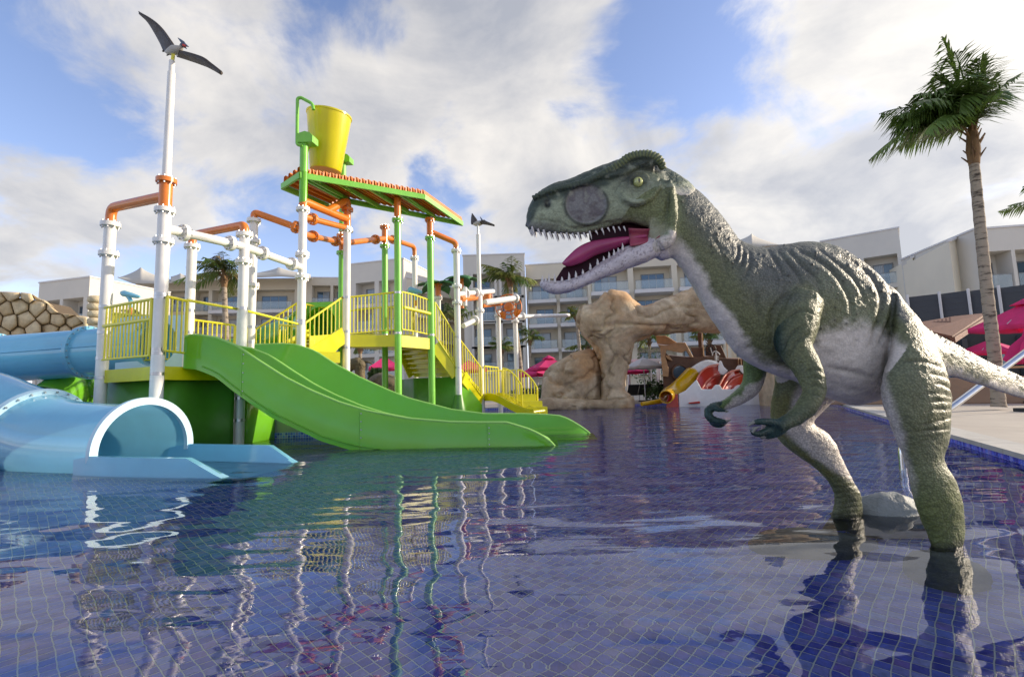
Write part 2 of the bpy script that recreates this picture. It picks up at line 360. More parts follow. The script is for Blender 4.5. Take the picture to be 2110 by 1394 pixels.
rest = tiles[order[300:]]; base = np.array(bot+top); n = len(rest); nh = rng.normal(0, .0004, n)
vv = (np.repeat(np.c_[rest, np.full(n, PZ)], 8, 0)+np.tile(base, (n, 1))); vv[:, 2] += np.repeat(nh, 8)*np.tile([0]*4+[1]*4, n)
ff = np.array([(4, 5, 6, 7), (0, 1, 5, 4), (1, 2, 6, 5), (2, 3, 7, 6), (3, 0, 4, 7)]); ff = (ff[None]+8*np.arange(n)[:, None, None]).reshape(-1, 4)
me_ = bpy.data.meshes.new('pool_tile_field'); me_.from_pydata(vv.tolist(), [], ff.tolist()); me_.materials.append(mtile); o = link('pool_tile_field', me_, floor_o); o['kind'] = 'stuff'
b = MB(); yy = NEAR; b.add([(-16.5, yy, PZ+.003), (20, yy, PZ+.003), (20, 26, PZ+.003), (-16.5, 26, PZ+.003)], [(0, 1, 2, 3)])
b.add([(-16.5, .5, PZ+.003), (-1.12*1.15-.9, .5, PZ+.003), (-1.12*yy-.7, yy, PZ+.003), (-16.5, yy, PZ+.003)], [(0, 1, 2, 3)]); o = b.build('pool_floor_far', mtilefar, floor_o, 0)
b = MB(); n = len(pool)
for i in range(n):
    a, c = pool[i], pool[(i+1) % n]; b.add([(*a, PZ-.01), (*c, PZ-.01), (*c, DZ-.05), (*a, DZ-.05)], [(0, 1, 2, 3)])
pwl = tag(b.build('pool_wall', mtilewall, None, 0), kind='structure')
tw = MB(); h_ = TS*.455; tw.add([(0, -h_, -h_), (0, h_, -h_), (0, h_, h_), (0, -h_, h_), (-.004, -h_*.93, -h_*.93), (-.004, h_*.93, -h_*.93), (-.004, h_*.93, h_*.93), (-.004, -h_*.93, h_*.93)], [(4, 7, 6, 5), (0, 4, 5, 1), (1, 5, 6, 2), (2, 6, 7, 3), (3, 7, 4, 0)])
tw0 = tw.build('pool_tile', mtile, pwl, 0); az_ = -math.atan2(cd[0], cd[1]); k0 = 0
for k in range(0, 64):
    for j in range(3):
        o = tw0 if k0 == 0 else tw0.copy()
        if k0: COL.objects.link(o)
        q_ = coping(4.8)+cd*TS*(k+.5); o.location = (q_[0]-.002, q_[1], .035-TS*j); o.rotation_euler = (0, 0, az_); k0 += 1
# coping stones along the right-hand edge, each its own slab
mcop = MAT('coping_stone', (.50, .48, .43), .7, var=.10, dirt=(.36, .32, .28), da=.4, bump=.003, bs=30)
edge = tag(link('pool_edge', None), kind='structure'); ln = .6; perp = np.array([cd[1], -cd[0], 0])
cb_ = MB(); q = [np.array([0, 0, 0])-perp*.03, np.array([0, 0, 0])+perp*.34, cd*(ln-.008)+perp*.34, cd*(ln-.008)-perp*.03]
cb_.prism([p+np.array([0, 0, -.052]) for p in q], (0, 0, .058)); cs = cb_.build('coping_slab', mcop, edge, 0); start = coping(-2.4)
cs.location = start*[1, 1, 0]+np.array([0, 0, DZ])
for k in range(1, 52): o = cs.copy(); COL.objects.link(o); o.location = (start+cd*ln*k)*[1, 1, 0]+np.array([0, 0, DZ])
# far coping: one long slab per 1.2 m
fb_ = MB(); fb_.box((0, 0, 0), (1.19, .34, .055)); fs = fb_.build('coping_slab', mcop, edge, 0); fs.location = (-1.8, FARY+.13, DZ-.02)
for k in range(1, 14): o = fs.copy(); COL.objects.link(o); o.location = (-1.8+1.2*k, FARY+.13, DZ-.02)
# water: one surface with real swell, finer ripple as bump
m, nt, bb = mat_new('pool_water'); pos = coords(nt)
def wv(sc, st, off, det=2.0, dist=.3):
    mp = mnode(nt, 'ShaderNodeMapping', {0: pos, 1: off, 2: (0, 0, R(6)), 3: st}); return mnode(nt, 'ShaderNodeTexNoise', {'Vector': mp.outputs[0], 'Scale': sc, 'Detail': det, 'Roughness': .5, 'Distortion': dist}).outputs[0]
w1 = wv(1.25, (.8, 1.7, 1), (3, 1, 0), 1.0, .2); w2 = wv(4.2, (.6, 2.0, 1), (1, 7, 0), 1.0); w3 = wv(16, (.7, 2.0, 1), (5, 2, 0)); wm = wv(.5, (1, 1, 1), (9, 4, 0))
mask = mnode(nt, 'ShaderNodeMapRange', {0: wm, 1: .38, 2: .62, 3: .25, 4: 1.0}).outputs[0]
dist_ = mnode(nt, 'ShaderNodeSeparateXYZ', {0: pos}).outputs[1]
nearf = mnode(nt, 'ShaderNodeMapRange', {0: dist_, 1: 1.5, 2: 9.0, 3: .22, 4: 1.0}).outputs[0]
h = mnode(nt, 'ShaderNodeMath', {0: w1, 1: 1.0, 2: 0.0}, operation='MULTIPLY_ADD').outputs[0]
h2 = mnode(nt, 'ShaderNodeMath', {0: w2, 1: mask}, operation='MULTIPLY').outputs[0]; h = mnode(nt, 'ShaderNodeMath', {0: h2, 1: .12, 2: h}, operation='MULTIPLY_ADD').outputs[0]
h3 = mnode(nt, 'ShaderNodeMath', {0: w3, 1: nearf}, operation='MULTIPLY').outputs[0]; h3 = mnode(nt, 'ShaderNodeMath', {0: h3, 1: mask}, operation='MULTIPLY').outputs[0]; h = mnode(nt, 'ShaderNodeMath', {0: h3, 1: .022, 2: h}, operation='MULTIPLY_ADD').outputs[0]
bn = mnode(nt, 'ShaderNodeBump', {'Height': h, 'Strength': 1.0, 'Distance': .027}); WATER_BUMP = bn
fr = mnode(nt, 'ShaderNodeFresnel', {'IOR': 1.66, 'Normal': bn.outputs[0]}); gl = mnode(nt, 'ShaderNodeBsdfGlossy', {'Roughness': .0, 'Normal': bn.outputs[0]})
rf = mnode(nt, 'ShaderNodeBsdfRefraction', {'IOR': 1.33, 'Roughness': .0, 'Normal': bn.outputs[0], 'Color': (.95, .99, 1.0, 1)})
ms = mnode(nt, 'ShaderNodeMixShader', {0: fr.outputs[0], 1: rf.outputs[0], 2: gl.outputs[0]}); nt.links.new(ms.outputs[0], nt.nodes['Material Output'].inputs[0]); nt.nodes.remove(bb)
b = MB(); hp = [(*map(float, p), 0) for p in pool]; b.add(hp, [tuple(range(len(hp)))]); wat = b.build('water', m, None, 0); tag(wat, kind='structure')
# ------------------------------------------------------------------ hotel wings
mglass, nt, b = mat_new('window_glass'); b.inputs['Base Color'].default_value = (.09, .15, .21, 1); b.inputs['Roughness'].default_value = .05; b.inputs['Specular IOR Level'].default_value = .8; b.inputs['Transmission Weight'].default_value = .0; b.inputs['Metallic'].default_value = .25
mbal, nt, b = mat_new('balustrade_glass'); b.inputs['Base Color'].default_value = (.62, .75, .80, 1); b.inputs['Roughness'].default_value = .05; b.inputs['Alpha'].default_value = .22; b.inputs['Specular IOR Level'].default_value = .7
def wing(label, A, Bp, ztop, rows, bays, depth=9.0, wallm=None, parapet=1.6, group='hotel wings', recess=1.5, proud=False, side=None, rail=True, blank=False, framed=False, fh=3.2, zbase=0.1):
    """A, Bp: plan points left and right of the facade (seen from the pool); rows: floor levels with windows; bays: (from, to, kind) along it, 0..1"""
    A = np.array([*A[:2], 0.0]); Bp = np.array([*Bp[:2], 0.0]); L = np.linalg.norm(Bp-A); ex = (Bp-A)/L; ey = np.array([-ex[1], ex[0], 0.0]); wm_ = wallm or M['wall']
    t = thing('hotel_wing', (A+Bp)/2, label, 'building', group)
    def pt(u, v, z): return A+ex*u+ey*v+np.array([0, 0, z])
    def bx(mb, u0, u1, v0, v1, z0, z1): mb.prism([pt(u0, v0, z0), pt(u1, v0, z0), pt(u1, v1, z0), pt(u0, v1, z0)], (0, 0, z1-z0))
    w = MB(); holes = []
    if blank: bx(w, 0, L, 0, depth, zbase, ztop)
    else:
        bx(w, 0, L, recess, depth, zbase, ztop)                       # inner mass
        zt = max(rows)+fh-.35; bx(w, 0, L, 0, recess+.01, zt, ztop)     # top band
        zb = min(rows)
        if zb > zbase+.6: bx(w, 0, L, 0, recess-.003, zbase, zb-.45)
        prev = 0
        for (a, b_, kd) in bays:                                      # piers between bays
            if a*L-prev > .05: bx(w, prev, a*L, 0.003, recess+.02, max(zbase, zb-.45), zt)
            prev = b_*L
        if L-prev > .05: bx(w, prev, L, .003, recess+.02, max(zbase, zb-.45), zt)
    w.build('wall', wm_, t, 0)
    cap = MB(); bx(cap, -.08, L+.08, -.08, depth, ztop+.002, ztop+.14); cap.build('roof_edge', M['slab'], t, 0)
    if blank: return t
    for z in rows:
        for (a, b_, kd) in bays:
            u0, u1 = a*L, b_*L; pj = .9 if kd in 'pb' else 0.0
            s = MB(); bx(s, u0+.01, u1-.01, -pj, recess-.003, z-.45 if kd != 'f' else z-.35, z); s.build('balcony_slab', M['slab'] if pj else wm_, t, 0)
            # glazing: frame with panes, curtain behind some
            ww = (u1-u0)*.62; c = u0+(u1-u0)*(.42 if int(a*37+z) % 2 else .55); h_ = 2.25; x0, x1 = c-ww/2, c+ww/2
            fm = MB()
            for (p, q_, z0, z1) in ((x0, x0+.07, z, z+h_), (x1-.07, x1, z, z+h_), (x0, x1, z+h_-.08, z+h_), (x0, x1, z, z+.07)): bx(fm, p, q_, recess-.07, recess+.02, z0+.004, z1)
            k = 3 if ww > 2.6 else 2; fo = fm.build('window_frame', M['frame'], t, 0)
            for j in range(k):
                g0, g1 = x0+.07+(ww-.14)*j/k, x0+.07+(ww-.14)*(j+1)/k; gp = MB(); bx(gp, g0+.03, g1-.03, recess-.045, recess-.02, z+.1, z+h_-.1)
                cur = rt2.random() < .42; gp.build('window_pane', mcur if cur else mglass, fo, 0)
            if rail and kd != 'n':
                r_ = MB(); v0 = -pj+.06 if pj else .08; bx(r_, u0+.12, u1-.12, v0, v0+.02, z+.05, z+1.05); r_.build('balustrade', mbal, t, 0)
                r_ = MB(); bx(r_, u0+.10, u1-.10, v0-.015, v0+.035, z+1.05, z+1.10); r_.build('handrail', M['frame'], t, 0)
            if framed and kd == 'F':
                r_ = MB()
                for (p, q_, z0, z1) in ((u0, u0+.3, z-.2, z+fh-.35), (u1-.3, u1, z-.2, z+fh-.35), (u0, u1, z+fh-.35, z+fh-.1), (u0, u1, z-.45, z-.2)): bx(r_, p, q_, -.35, .05, z0, z1)
                r_.build('bay_frame', M['wallw'], t, 0)
    return t
mcur, nt, b = mat_new('curtained_glass'); pos = coords(nt); sp_ = mnode(nt, 'ShaderNodeSeparateXYZ', {0: pos}); wv_ = mnode(nt, 'ShaderNodeTexWave', {'Vector': pos, 'Scale': 3.0, 'Distortion': 1.5, 'Detail': 2.0}, bands_direction='X'); rp = mnode(nt, 'ShaderNodeValToRGB', {0: wv_.outputs[0]})
rp.color_ramp.elements[0].color = (.16, .20, .24, 1); rp.color_ramp.elements[1].color = (.34, .38, .41, 1); nt.links.new(rp.outputs[0], b.inputs['Base Color']); b.inputs['Roughness'].default_value = .12; b.inputs['Coat Weight'].default_value = 1.0; b.inputs['Coat Roughness'].default_value = .03
rt2 = random.Random(11)
mgab = MAT('gable_warm_cream', (.82, .76, .62), .85, var=.04, vs=.4)
def zt(px, py, D): return float(P(px, py, D)[2])
def fit(xa, Da, xb, Db, py=740): return P(xa, py, Da), P(xb, py, Db)
bays = lambda *e, k='r': [(a, b_, k) for a, b_ in e]
# far left block: two stacked loggias
A, B2 = fit(77, 52, 181, 50, 640); z1 = zt(180, 571, 50)
wing('pale hotel block at the far left, above the boulder wall', A, B2, z1, [z1-4.9, z1-8.1, z1-11.3], bays((.06, .44), (.50, .90)), wallm=M['wallw'])
# low link and canopy wing
A, B2 = fit(200, 66, 282, 66, 640); z1 = zt(240, 592, 66); wing('low hotel link wing between the far left block and the sail roof wing', A, B2, z1, [z1-3.4, z1-6.6, z1-9.8], bays((.05, .5), (.55, .95)))
A, B2 = fit(276, 64, 642, 66, 640); z1 = zt(460, 572, 65)-.3
SW = wing('long hotel wing under pale sail canopies behind the climbing tower', A, B2, z1, [z1-4.3, z1-7.5, z1-10.7, z1-13.9], bays((.02, .12), (.15, .28), (.33, .41), k='r')+bays((.43, .60), (.66, .90), k='p'))
A, B2 = fit(636, 66, 728, 67, 640); z1 = zt(680, 571, 66); wing('hotel wing left of the tall stair block, seen behind the yellow stairs', A, B2, z1, [z1-3.9, z1-7.1, z1-10.3, z1-13.5], bays((.02, .48), (.54, .96)))
A, B2 = fit(722, 62, 832, 60, 640); z1 = zt(780, 539, 61); wing('tall hotel block behind the green roof posts', A, B2, z1, [z1-5.4, z1-8.6, z1-11.8, z1-15.0], bays((.10, .46), (.54, .92)), wallm=M['wallw'])
A, B2 = fit(834, 60.5, 958, 70, 640); z1 = zt(930, 597, 69); wing('low cream terrace wing with a stepped parapet', A, B2, z1, [z1-4.4, z1-7.6, z1-10.8], bays((.10, .35), (.50, .85), k='n'), wallm=M['wall'], rail=False)
A, B2 = fit(956, 62, 1084, 62, 640); z1 = zt(1020, 525, 62); wing('hotel block with white framed window bays behind the water wheel', A, B2, z1, [z1-5.4, z1-8.6, z1-11.8, z1-15.1], [(.12, .54, 'F'), (.58, .97, 'F')], wallm=M['wallw'], framed=True)
A, B2 = fit(1086, 63, 1216, 62, 640); z1 = zt(1150, 543, 62.5); wing('hotel block with glass balconies below the open jaws', A, B2, z1, [z1-4.8, z1-8.0, z1-11.2, z1-14.4], bays((.03, .48), (.53, .97), k='b'))
A, B2 = fit(1214, 58, 1500, 56, 640); z1 = zt(1350, 524, 57); wing('wide hotel block with long white balconies behind the rock arch', A, B2, z1, [z1-4.3, z1-7.5, z1-10.7, z1-13.9], bays((.02, .30), (.34, .62), (.66, .95), k='b'))
A, B2 = fit(1500, 60, 1715, 60, 640); z1 = zt(1600, 507, 60); wing('hotel wing mostly hidden behind the dinosaur back', A, B2, z1, [z1-4.3, z1-7.5, z1-10.7, z1-13.9], bays((.05, .45), (.5, .95)))
A, B2 = fit(1705, 50, 1871, 46, 640); z1 = zt(1790, 484, 48); wing('tall hotel block right of the dinosaur back', A, B2, z1, [z1-5.3, z1-8.5, z1-11.7], bays((.02, .46), (.54, .95)), wallm=M['wallw'])
def gable(label, a, b_, mt):
    (xa, ya, Da), (xb, yb_, Db) = a, b_; A_, B_ = P(xa, ya, Da), P(xb, yb_, Db); t = thing('hotel_wing', (A_+B_)/2*[1, 1, 0], label, 'building', 'hotel wings'); q = MB(); back = np.array([3, 9, 0.0])
    q.prism([[*A_[:2], .1], [*B_[:2], .1], B_, A_], back); q.build('wall', mt, t, 0); c = MB(); c.bar(A_+[0, 0, .08], B_+[0, 0, .08], .3, .16); c.build('roof_edge', M['slab'], t, 0)
gable('blank cream gable wall left of the tall palm trunk', (1880, 531, 43), (1960, 502, 50), mgab)
gable('second blank cream wall crossed by the tall palm trunk', (1955, 498, 37), (2034, 471, 43), mgab)
A, B2 = fit(2030, 36, 2230, 35, 640); z1 = zt(2090, 471, 36); wing('hotel block with deep loggias at the right edge', A, B2, z1, [z1-4.6, z1-7.4, z1-10.2], bays((.02, .36), (.40, .74), (.78, .99)), wallm=M['wallw'])
# sail canopies on the long wing and behind the dinosaur: peaked membranes with thickness
msail = MAT('sail_canvas', (.50, .48, .43), .85, var=.05)
def sail(label, pts, peaks, D, depth=7, group='sail canopies on the hotel roof'):
    # pts: lower edge row (px,py); a doubly curved sheet rising to peaks
    t = MB(); n = 40; x0, x1 = pts[0][0], pts[-1][0]; rows = []
    for j in range(9):
        v = j/8; row = []
        for i in range(n+1):
            x = x0+(x1-x0)*i/n; yl = np.interp(x, [p[0] for p in pts], [p[1] for p in pts]); yu = min(yl, *[py_+abs((x-qx)/w_)**.62*h_ for qx, py_, w_, h_ in peaks])
            up_ = math.sin(v*math.pi)**.8; row.append(P(x, yl*(1-up_)+yu*up_, D+depth*v))
        rows.append(row)
    t.grid(rows); o = t.build('sail_canopy', msail, None, 60); o.modifiers.new('s', 'SOLIDIFY').thickness = .12; tag(o, label, 'canopy', group); return o
sail('grey sail canopy with a sharp peak over the left end of the long hotel wing', [(243, 570), (275, 583), (330, 583), (372, 580)], [(290, 548, 82, 34)], 62)
sail('low grey sail canopy right of the sharp peaked one', [(352, 580), (400, 578), (440, 577)], [(372, 562, 66, 16), (420, 560, 66, 16)], 62)
sail('broad grey sail canopy behind the second palm crown', [(420, 578), (500, 571), (580, 568), (640, 572)], [(440, 548, 95, 24), (575, 549, 80, 18)], 62)
sail('sail canopy peak rising over the dinosaur neck', [(1525, 505), (1560, 507), (1612, 503)], [(1549, 480, 66, 26)], 56, group=None)
# charcoal louvre screen, pergola restaurant
scr = thing('louvre_screen', P(2000, 700, 30)*[1, 1, 0], 'charcoal louvre screen with pale posts below the blank walls', 'screen wall')
xs_ = [1880, 1947, 2008, 2072, 2140, 2210]; Ds = [33, 32, 31, 30, 29, 28]
for a, b_, da, db_ in zip(xs_[:-1], xs_[1:], Ds[:-1], Ds[1:]):
    pa_, pb_ = P(a+3, 700, da), P(b_-3, 700, db_); zt0 = zt(a, 610-(a-1885)*.1, da); zb0 = zt0-2.9
    p = MB(); 
    for k in range(15): z = zb0+.1+k*.19; p.bar([*pa_[:2], z], [*pb_[:2], z], .05+.03*(k % 2), .193)
    p.build('louvre_panel', M['louvre'], scr, 0)
    q = MB(); q.bar([*pa_[:2], zb0-3], [*pb_[:2], zb0-3], .1, 6.0); q.build('base_wall', M['louvre'], scr, 0) if False else None
    pb = MB(); pp_ = P(a, 700, da-.15); pb.box((pp_[0], pp_[1], (zt0+zb0)/2), (.10, .12, 3.1)); pb.build('post', M['slab'], scr, 0)
# ================================================================== the climbing tower
tower = thing('climbing_tower', (-4.5, 11, 0), 'yellow and green water play climbing tower on white and green pipe posts', 'play structure')
def VX(px, py, D): p = P(px, py, D); return p[0], p[1]
def flange(x, y, z, mat, parent, r_=.165, axis=None, bolts=True, c=None):
    f = MB(); c = np.array((x, y, z)) if c is None else c; f.lathe(c, [(r_*.62, -.045), (r_, -.04), (r_, -.004), (r_, .004), (r_, .04), (r_*.62, .045)], 20, 0, axis)
    if bolts:
        Mx = np.eye(3) if axis is None else np.array(Vector(axis).to_track_quat('Z', 'Y').to_matrix())
        for k in range(8):
            a = 2*math.pi*(k+.5)/8; q = c+Mx@np.array([r_*.82*math.cos(a), r_*.82*math.sin(a), 0]); f.tube([q+Mx@np.array([0, 0, -.075]), q+Mx@np.array([0, 0, .075])], .014, 6, 1)
    return f.build('flange', [mat, M['bolt']], parent, 50)
def pole(px_, py_, D, segs, flanges=(), clamps=(), r_=.10, zb=-.5, parent=None):
    """segs: list of (material, top row in the photograph); the first starts below water"""
    parent = parent or tower; x, y = VX(px_, py_, D); z0 = zb
    for mt, rowtop, rr in segs:
        z1 = Zat(x, y, rowtop); t = MB(); t.tube([(x, y, z0), (x, y, z1)], rr, 20); t.build('post', M[mt], parent, 60); z0 = z1
    for fy, mt in flanges: flange(x, y, Zat(x, y, fy), M[mt], parent)
    for cy_ in clamps:
        c = MB(); z = Zat(x, y, cy_); c.tube([(x, y, z-.03), (x, y, z+.03)], r_+.006, 20); c.build('clamp_band', M['bolt'], parent, 60)
    return x, y
p1 = pole(210, 760, 9.2, [('white', 465, .10)], [(523, 'white'), (463, 'white')], (632, 685, 738, 778))
p2 = pole(323, 790, 8.5, [('white', 432, .105), ('orange', 374, .105)], [(497, 'white'), (434, 'white'), (373, 'orange')], (607, 613, 720, 728, 770))
p3 = pole(389, 680, 10.8, [('white', 508, .10)], [(508, 'white')], (640, 685))
p4 = pole(493, 860, 10.0, [('white', 485, .10)], [(484, 'white'), (540, 'white')], (636, 820, 865))
p5 = pole(517, 680, 11.8, [('white', 455, .10)], [(455, 'white'), (498, 'white'), (588, 'white')], (674, 705))
p6 = pole(621, 640, 11.8, [('white', 432, .10), ('green', 195+160, .10)], [(432, 'white'), (525, 'white'), (571, 'white')], (661, 667))
p7 = pole(714, 680, 13.4, [('white', 474, .10), ('orange', 432, .10)], [(474, 'white'), (432, 'orange')], (613, 683, 716))
g8 = pole(703.5, 600, 15.2, [('gpole', 522, .095), ('orange', 478, .09), ('gpole', 405, .09)], [(521, 'gpole'), (486, 'orange')])
g9 = pole(793, 560, 16.0, [('gpole', 507, .10), ('orange', 468, .10)], [(507, 'gpole'), (468, 'orange')], (690,))
g10 = pole(820, 640, 13.8, [('gpole', 455, .10), ('orange', 408, .10)], [(454, 'gpole')], (603, 686))
g11 = pole(888, 640, 15.0, [('gpole', 491, .105), ('orange', 453, .105)], [(491, 'gpole'), (453, 'orange')], (690,))
p12 = pole(855, 620, 18.0, [('white', 532, .10)], [(532, 'white')])
p13 = pole(943, 680, 15.4, [('white', 518, .10)], [(517, 'white'), (590, 'white'), (624, 'white')], (694, 757))
p14 = pole(904, 700, 18.5, [('white', 614, .10), ('orange', 586, .11)], [(614, 'white'), (586, 'orange')])
p16 = pole(1029, 740, 20.0, [('white', 640, .10)], [(650, 'white')], (758,))
p17 = pole(1064, 740, 20.5, [('white', 640, .10)], [(662, 'white')], (760,))
for (x, y) in (p13,):
    c = MB(); c.lathe((x, y, 0), [(.30, -.3), (.28, .1), (.13, .85)], 12); c.build('pole_boot', M['dgreen'], tower, 50)
def pipe(pts, mat, rad=.09, er=.28, fl=(), name='pipe'):
    q = elbow(pts, er); t = MB(); t.tube(q, rad, 18); t.build(name, M[mat], tower, 60)
    for a, b_, f in fl:
        A, B_2 = np.array(pts[a]), np.array(pts[b_]); c = A+(B_2-A)*f; flange(0, 0, 0, M[mat], tower, .155, tuple(B_2-A), True, c)
def top(xy, py_): return np.array([*xy, Zat(*xy, py_)])
pipe([top(p1, 463), top(p1, 428), top(p2, 404)], 'orange', er=.35)
za = [top(p2, 470), top(p4, 508), top(p6, 551)]
pipe([za[0], za[1]], 'white', .085, fl=[(0, 1, .22), (0, 1, .80)]); pipe([za[1], za[2]], 'white', .085, fl=[(0, 1, .28), (0, 1, .80)])
pipe([top(p3, 508), top(p3, 484), top(p4, 463), top(p4, 485)], 'orange', .085)
pipe([top(p5, 455), top(p5, 437), top(p6, 473)], 'orange', .085, fl=[(1, 2, .86)])
pipe([top(p6, 482), top(g8, 500)], 'orange', .08, fl=[(0, 1, .22), (0, 1, .8)])
pipe([top(p6, 446), top(p7, 470)], 'orange', .08, fl=[(0, 1, .2)])
pipe([top(p6, 432), top(p6, 414), top(p7, 452)], 'orange', .105)
pm_ = (top(p6, 430)+top(p7, 440))/2; pipe([pm_, top(p7, 412), top(p7, 436)], 'orange', .105, .3)
pipe([top(p7, 500)*[1, 1, 1], top(g9, 491)], 'orange', .085, fl=[(0, 1, .72)])
pipe([top(g9, 488), top(p12, 508), top(p12, 532)], 'orange', .085, fl=[(0, 1, .25)])
pipe([top(g11, 477), top(p13, 500), top(p13, 518)], 'orange', .09)
# decks and skirts
def slabpoly(name, pts, z, th_, mat, parent=None): b = MB(); b.prism([(x, y, z-th_) for x, y in pts], (0, 0, th_)); return b.build(name, mat, parent or tower, 0)
dz1 = 1.53
low = [(p1[0]+.02, p1[1]+.02), (p2[0], p2[1]+.02), (p4[0], p4[1]), (p6[0], p6[1]), (p5[0], p5[1]+.3), (p3[0]-.2, p3[1]+.3), (p1[0]-.9, p1[1]+1.2)]
slabpoly('lower_deck', low, dz1, .08, M['ydeck'])
fb = MB()
for a, b_ in ((0, 1), (1, 2), (2, 3)): fb.bar((*low[a], dz1-.10), (*low[b_], dz1-.10), .05, .24)
fb.build('deck_fascia', M['ydeck'], tower, 0)
up_ = [p6, p7, g10, g11, (g11[0]-.4, g11[1]+2.2), (p12[0]-.6, p12[1]), (g8[0]-.3, g8[1]+.6), (p6[0]-.2, p6[1]+1.8)]
dz2 = float(zt(770, 691, 13.6)); upd = up_[1:7]
slabpoly('upper_deck', upd, dz2, .08, M['ydeck'])
fb = MB(); fb.bar((*p7, dz2-.15), (*g10, dz2-.15), .06, .34); fb.bar((*g10, dz2-.15), (*g11, dz2-.15), .06, .34); fb.build('deck_fascia', M['ydeck'], tower, 0)
slabpoly('middle_deck', [(p6[0], p6[1]+.05), (p6[0]+.75, p6[1]+.6), (g8[0]-.3, g8[1]-.2), (p6[0]-.5, g8[1]-.2)], 2.05, .28, M['ydeck'])
# skirts under the lower deck
def skirt(name, pts, z0, z1, mat): b = MB(); q = cr(pts, 6); b.grid([[(x, y, z0) for x, y in q], [(x, y, z1) for x, y in q]]); o = b.build(name, mat, tower, 60); o.modifiers.new('s', 'SOLIDIFY').thickness = .04
skirt('skirt_panel', [(p1[0]-.6, p1[1]+.6), (p1[0]+.15, p1[1]+.12), (-6.55, 8.85), (p2[0]+.05, p2[1]+.35), (-5.95, 9.5), (-5.62, 9.82)], -.4, dz1-.2, M['dgreen'])
skirt('skirt_panel', [VX(503, 880, 10.25), VX(514, 880, 10.5), (-5.6, 11.4)], -.4, 1.2, M['green'])
skirt('skirt_panel', [VX(856, 800, 15.6), VX(900, 800, 15.6), VX(941, 800, 15.45)], -.3, 1.42, M['dgreen'])
skirt('skirt_panel', [VX(830, 800, 17.0), VX(858, 800, 15.6)], -.3, 1.42, M['dgreen'])
b = MB(); b.prism([P(953, 786, 15.6), P(990, 834, 16.3), P(990, 852, 16.3), P(950, 852, 15.6)], (.05, .08, 0)); b.build('skirt_panel', M['green'], tower, 0)
# railings: each a part with its own balusters
bal = None
def railing(pa_, pb_, n, mid=None, r_=.017, rail=.027, post=True, bottom=True, balus=True, side_r=.02):
    """pa_, pb_: (px, row of top rail, row of bottom rail, D) at either end"""
    global bal
    A1, A0, B1, B0 = P(pa_[0], pa_[1], pa_[3]), P(pa_[0], pa_[2], pa_[3]), P(pb_[0], pb_[1], pb_[3]), P(pb_[0], pb_[2], pb_[3])
    A0[:2] = A1[:2]; B0[:2] = B1[:2]; f = MB(); f.tube([A1, B1], rail, 10)
    if bottom: f.tube([A0, B0], side_r, 8)
    if mid: f.tube([A1+(A0-A1)*mid, B1+(B0-B1)*mid], rail*1.2, 10)
    if post: f.tube([A1, A0], .028, 10); f.tube([B1, B0], .028, 10)
    o = f.build('railing', M['yellow'], tower, 60)
    if balus:
        for k in range(1, n):
            t = k/n; a, c = A1+(B1-A1)*t, A0+(B0-A0)*t
            if bal is None:
                bm_ = MB(); bm_.tube([(0, 0, 0), (0, 0, 1)], r_, 6); bal = bm_.build('baluster', M['yellow'], None, 60, loc=(0, 0, 0)); mesh_b = bal.data; bpy.data.objects.remove(bal); bal = mesh_b
            s_ = link('baluster', bal, o, tuple(c-org(o))); s_.scale = (1, 1, float(a[2]-c[2]))
    return o
railing((214, 634, 741, 9.15), (313, 616, 732, 8.45), 14, mid=.36)
railing((345, 611, 722, 8.45), (386, 620, 727, 8.9), 4)
railing((386, 618, 640, 8.9), (487, 636, 655, 10.0), 1, balus=False, bottom=False, post=False); railing((500, 638, 650, 10.0), (613, 667, 680, 11.7), 1, balus=False, bottom=False, post=False)
railing((228, 645, 745, 11.2), (384, 656, 738, 11.0), 20); railing((399, 659, 745, 11.0), (484, 670, 745, 11.6), 9); railing((487, 671, 745, 11.6), (508, 674, 745, 11.7), 2)
railing((527, 678, 742, 12.6), (612, 624, 700, 12.9), 9); railing((576, 669, 742, 12.0), (612, 672, 742, 11.8), 3, bottom=False)
railing((629, 665, 740, 11.9), (707, 611, 686, 13.4), 9); railing((630, 627, 700, 14.2), (702, 641, 710, 14.6), 8)
railing((721, 612, 687, 13.4), (813, 602, 679, 13.8), 12); railing((721, 640, 690, 17.0), (792, 632, 686, 17.0), 9); railing((800, 632, 690, 17), (850, 636, 690, 17.0), 7)
railing((828, 601, 678, 13.8), (853, 607, 682, 14.3), 4); railing((853, 607, 682, 14.3), (884, 618, 689, 15.0), 5)
q = MB(); q.tube([P(832, 633, 13.9), P(886, 646, 14.85)], .05, 10); q.build('crossbar', M['yellow'], tower, 60)
railing((896, 622, 692, 15.05), (940, 694, 758, 15.4), 8); railing((948, 700, 760, 15.45), (991, 757, 815, 16.6), 9)
railing((998, 754, 814, 16.8), (1026, 757, 814, 18.0), 5); railing((1004, 764, 812, 19.5), (1062, 762, 812, 20.3), 10)
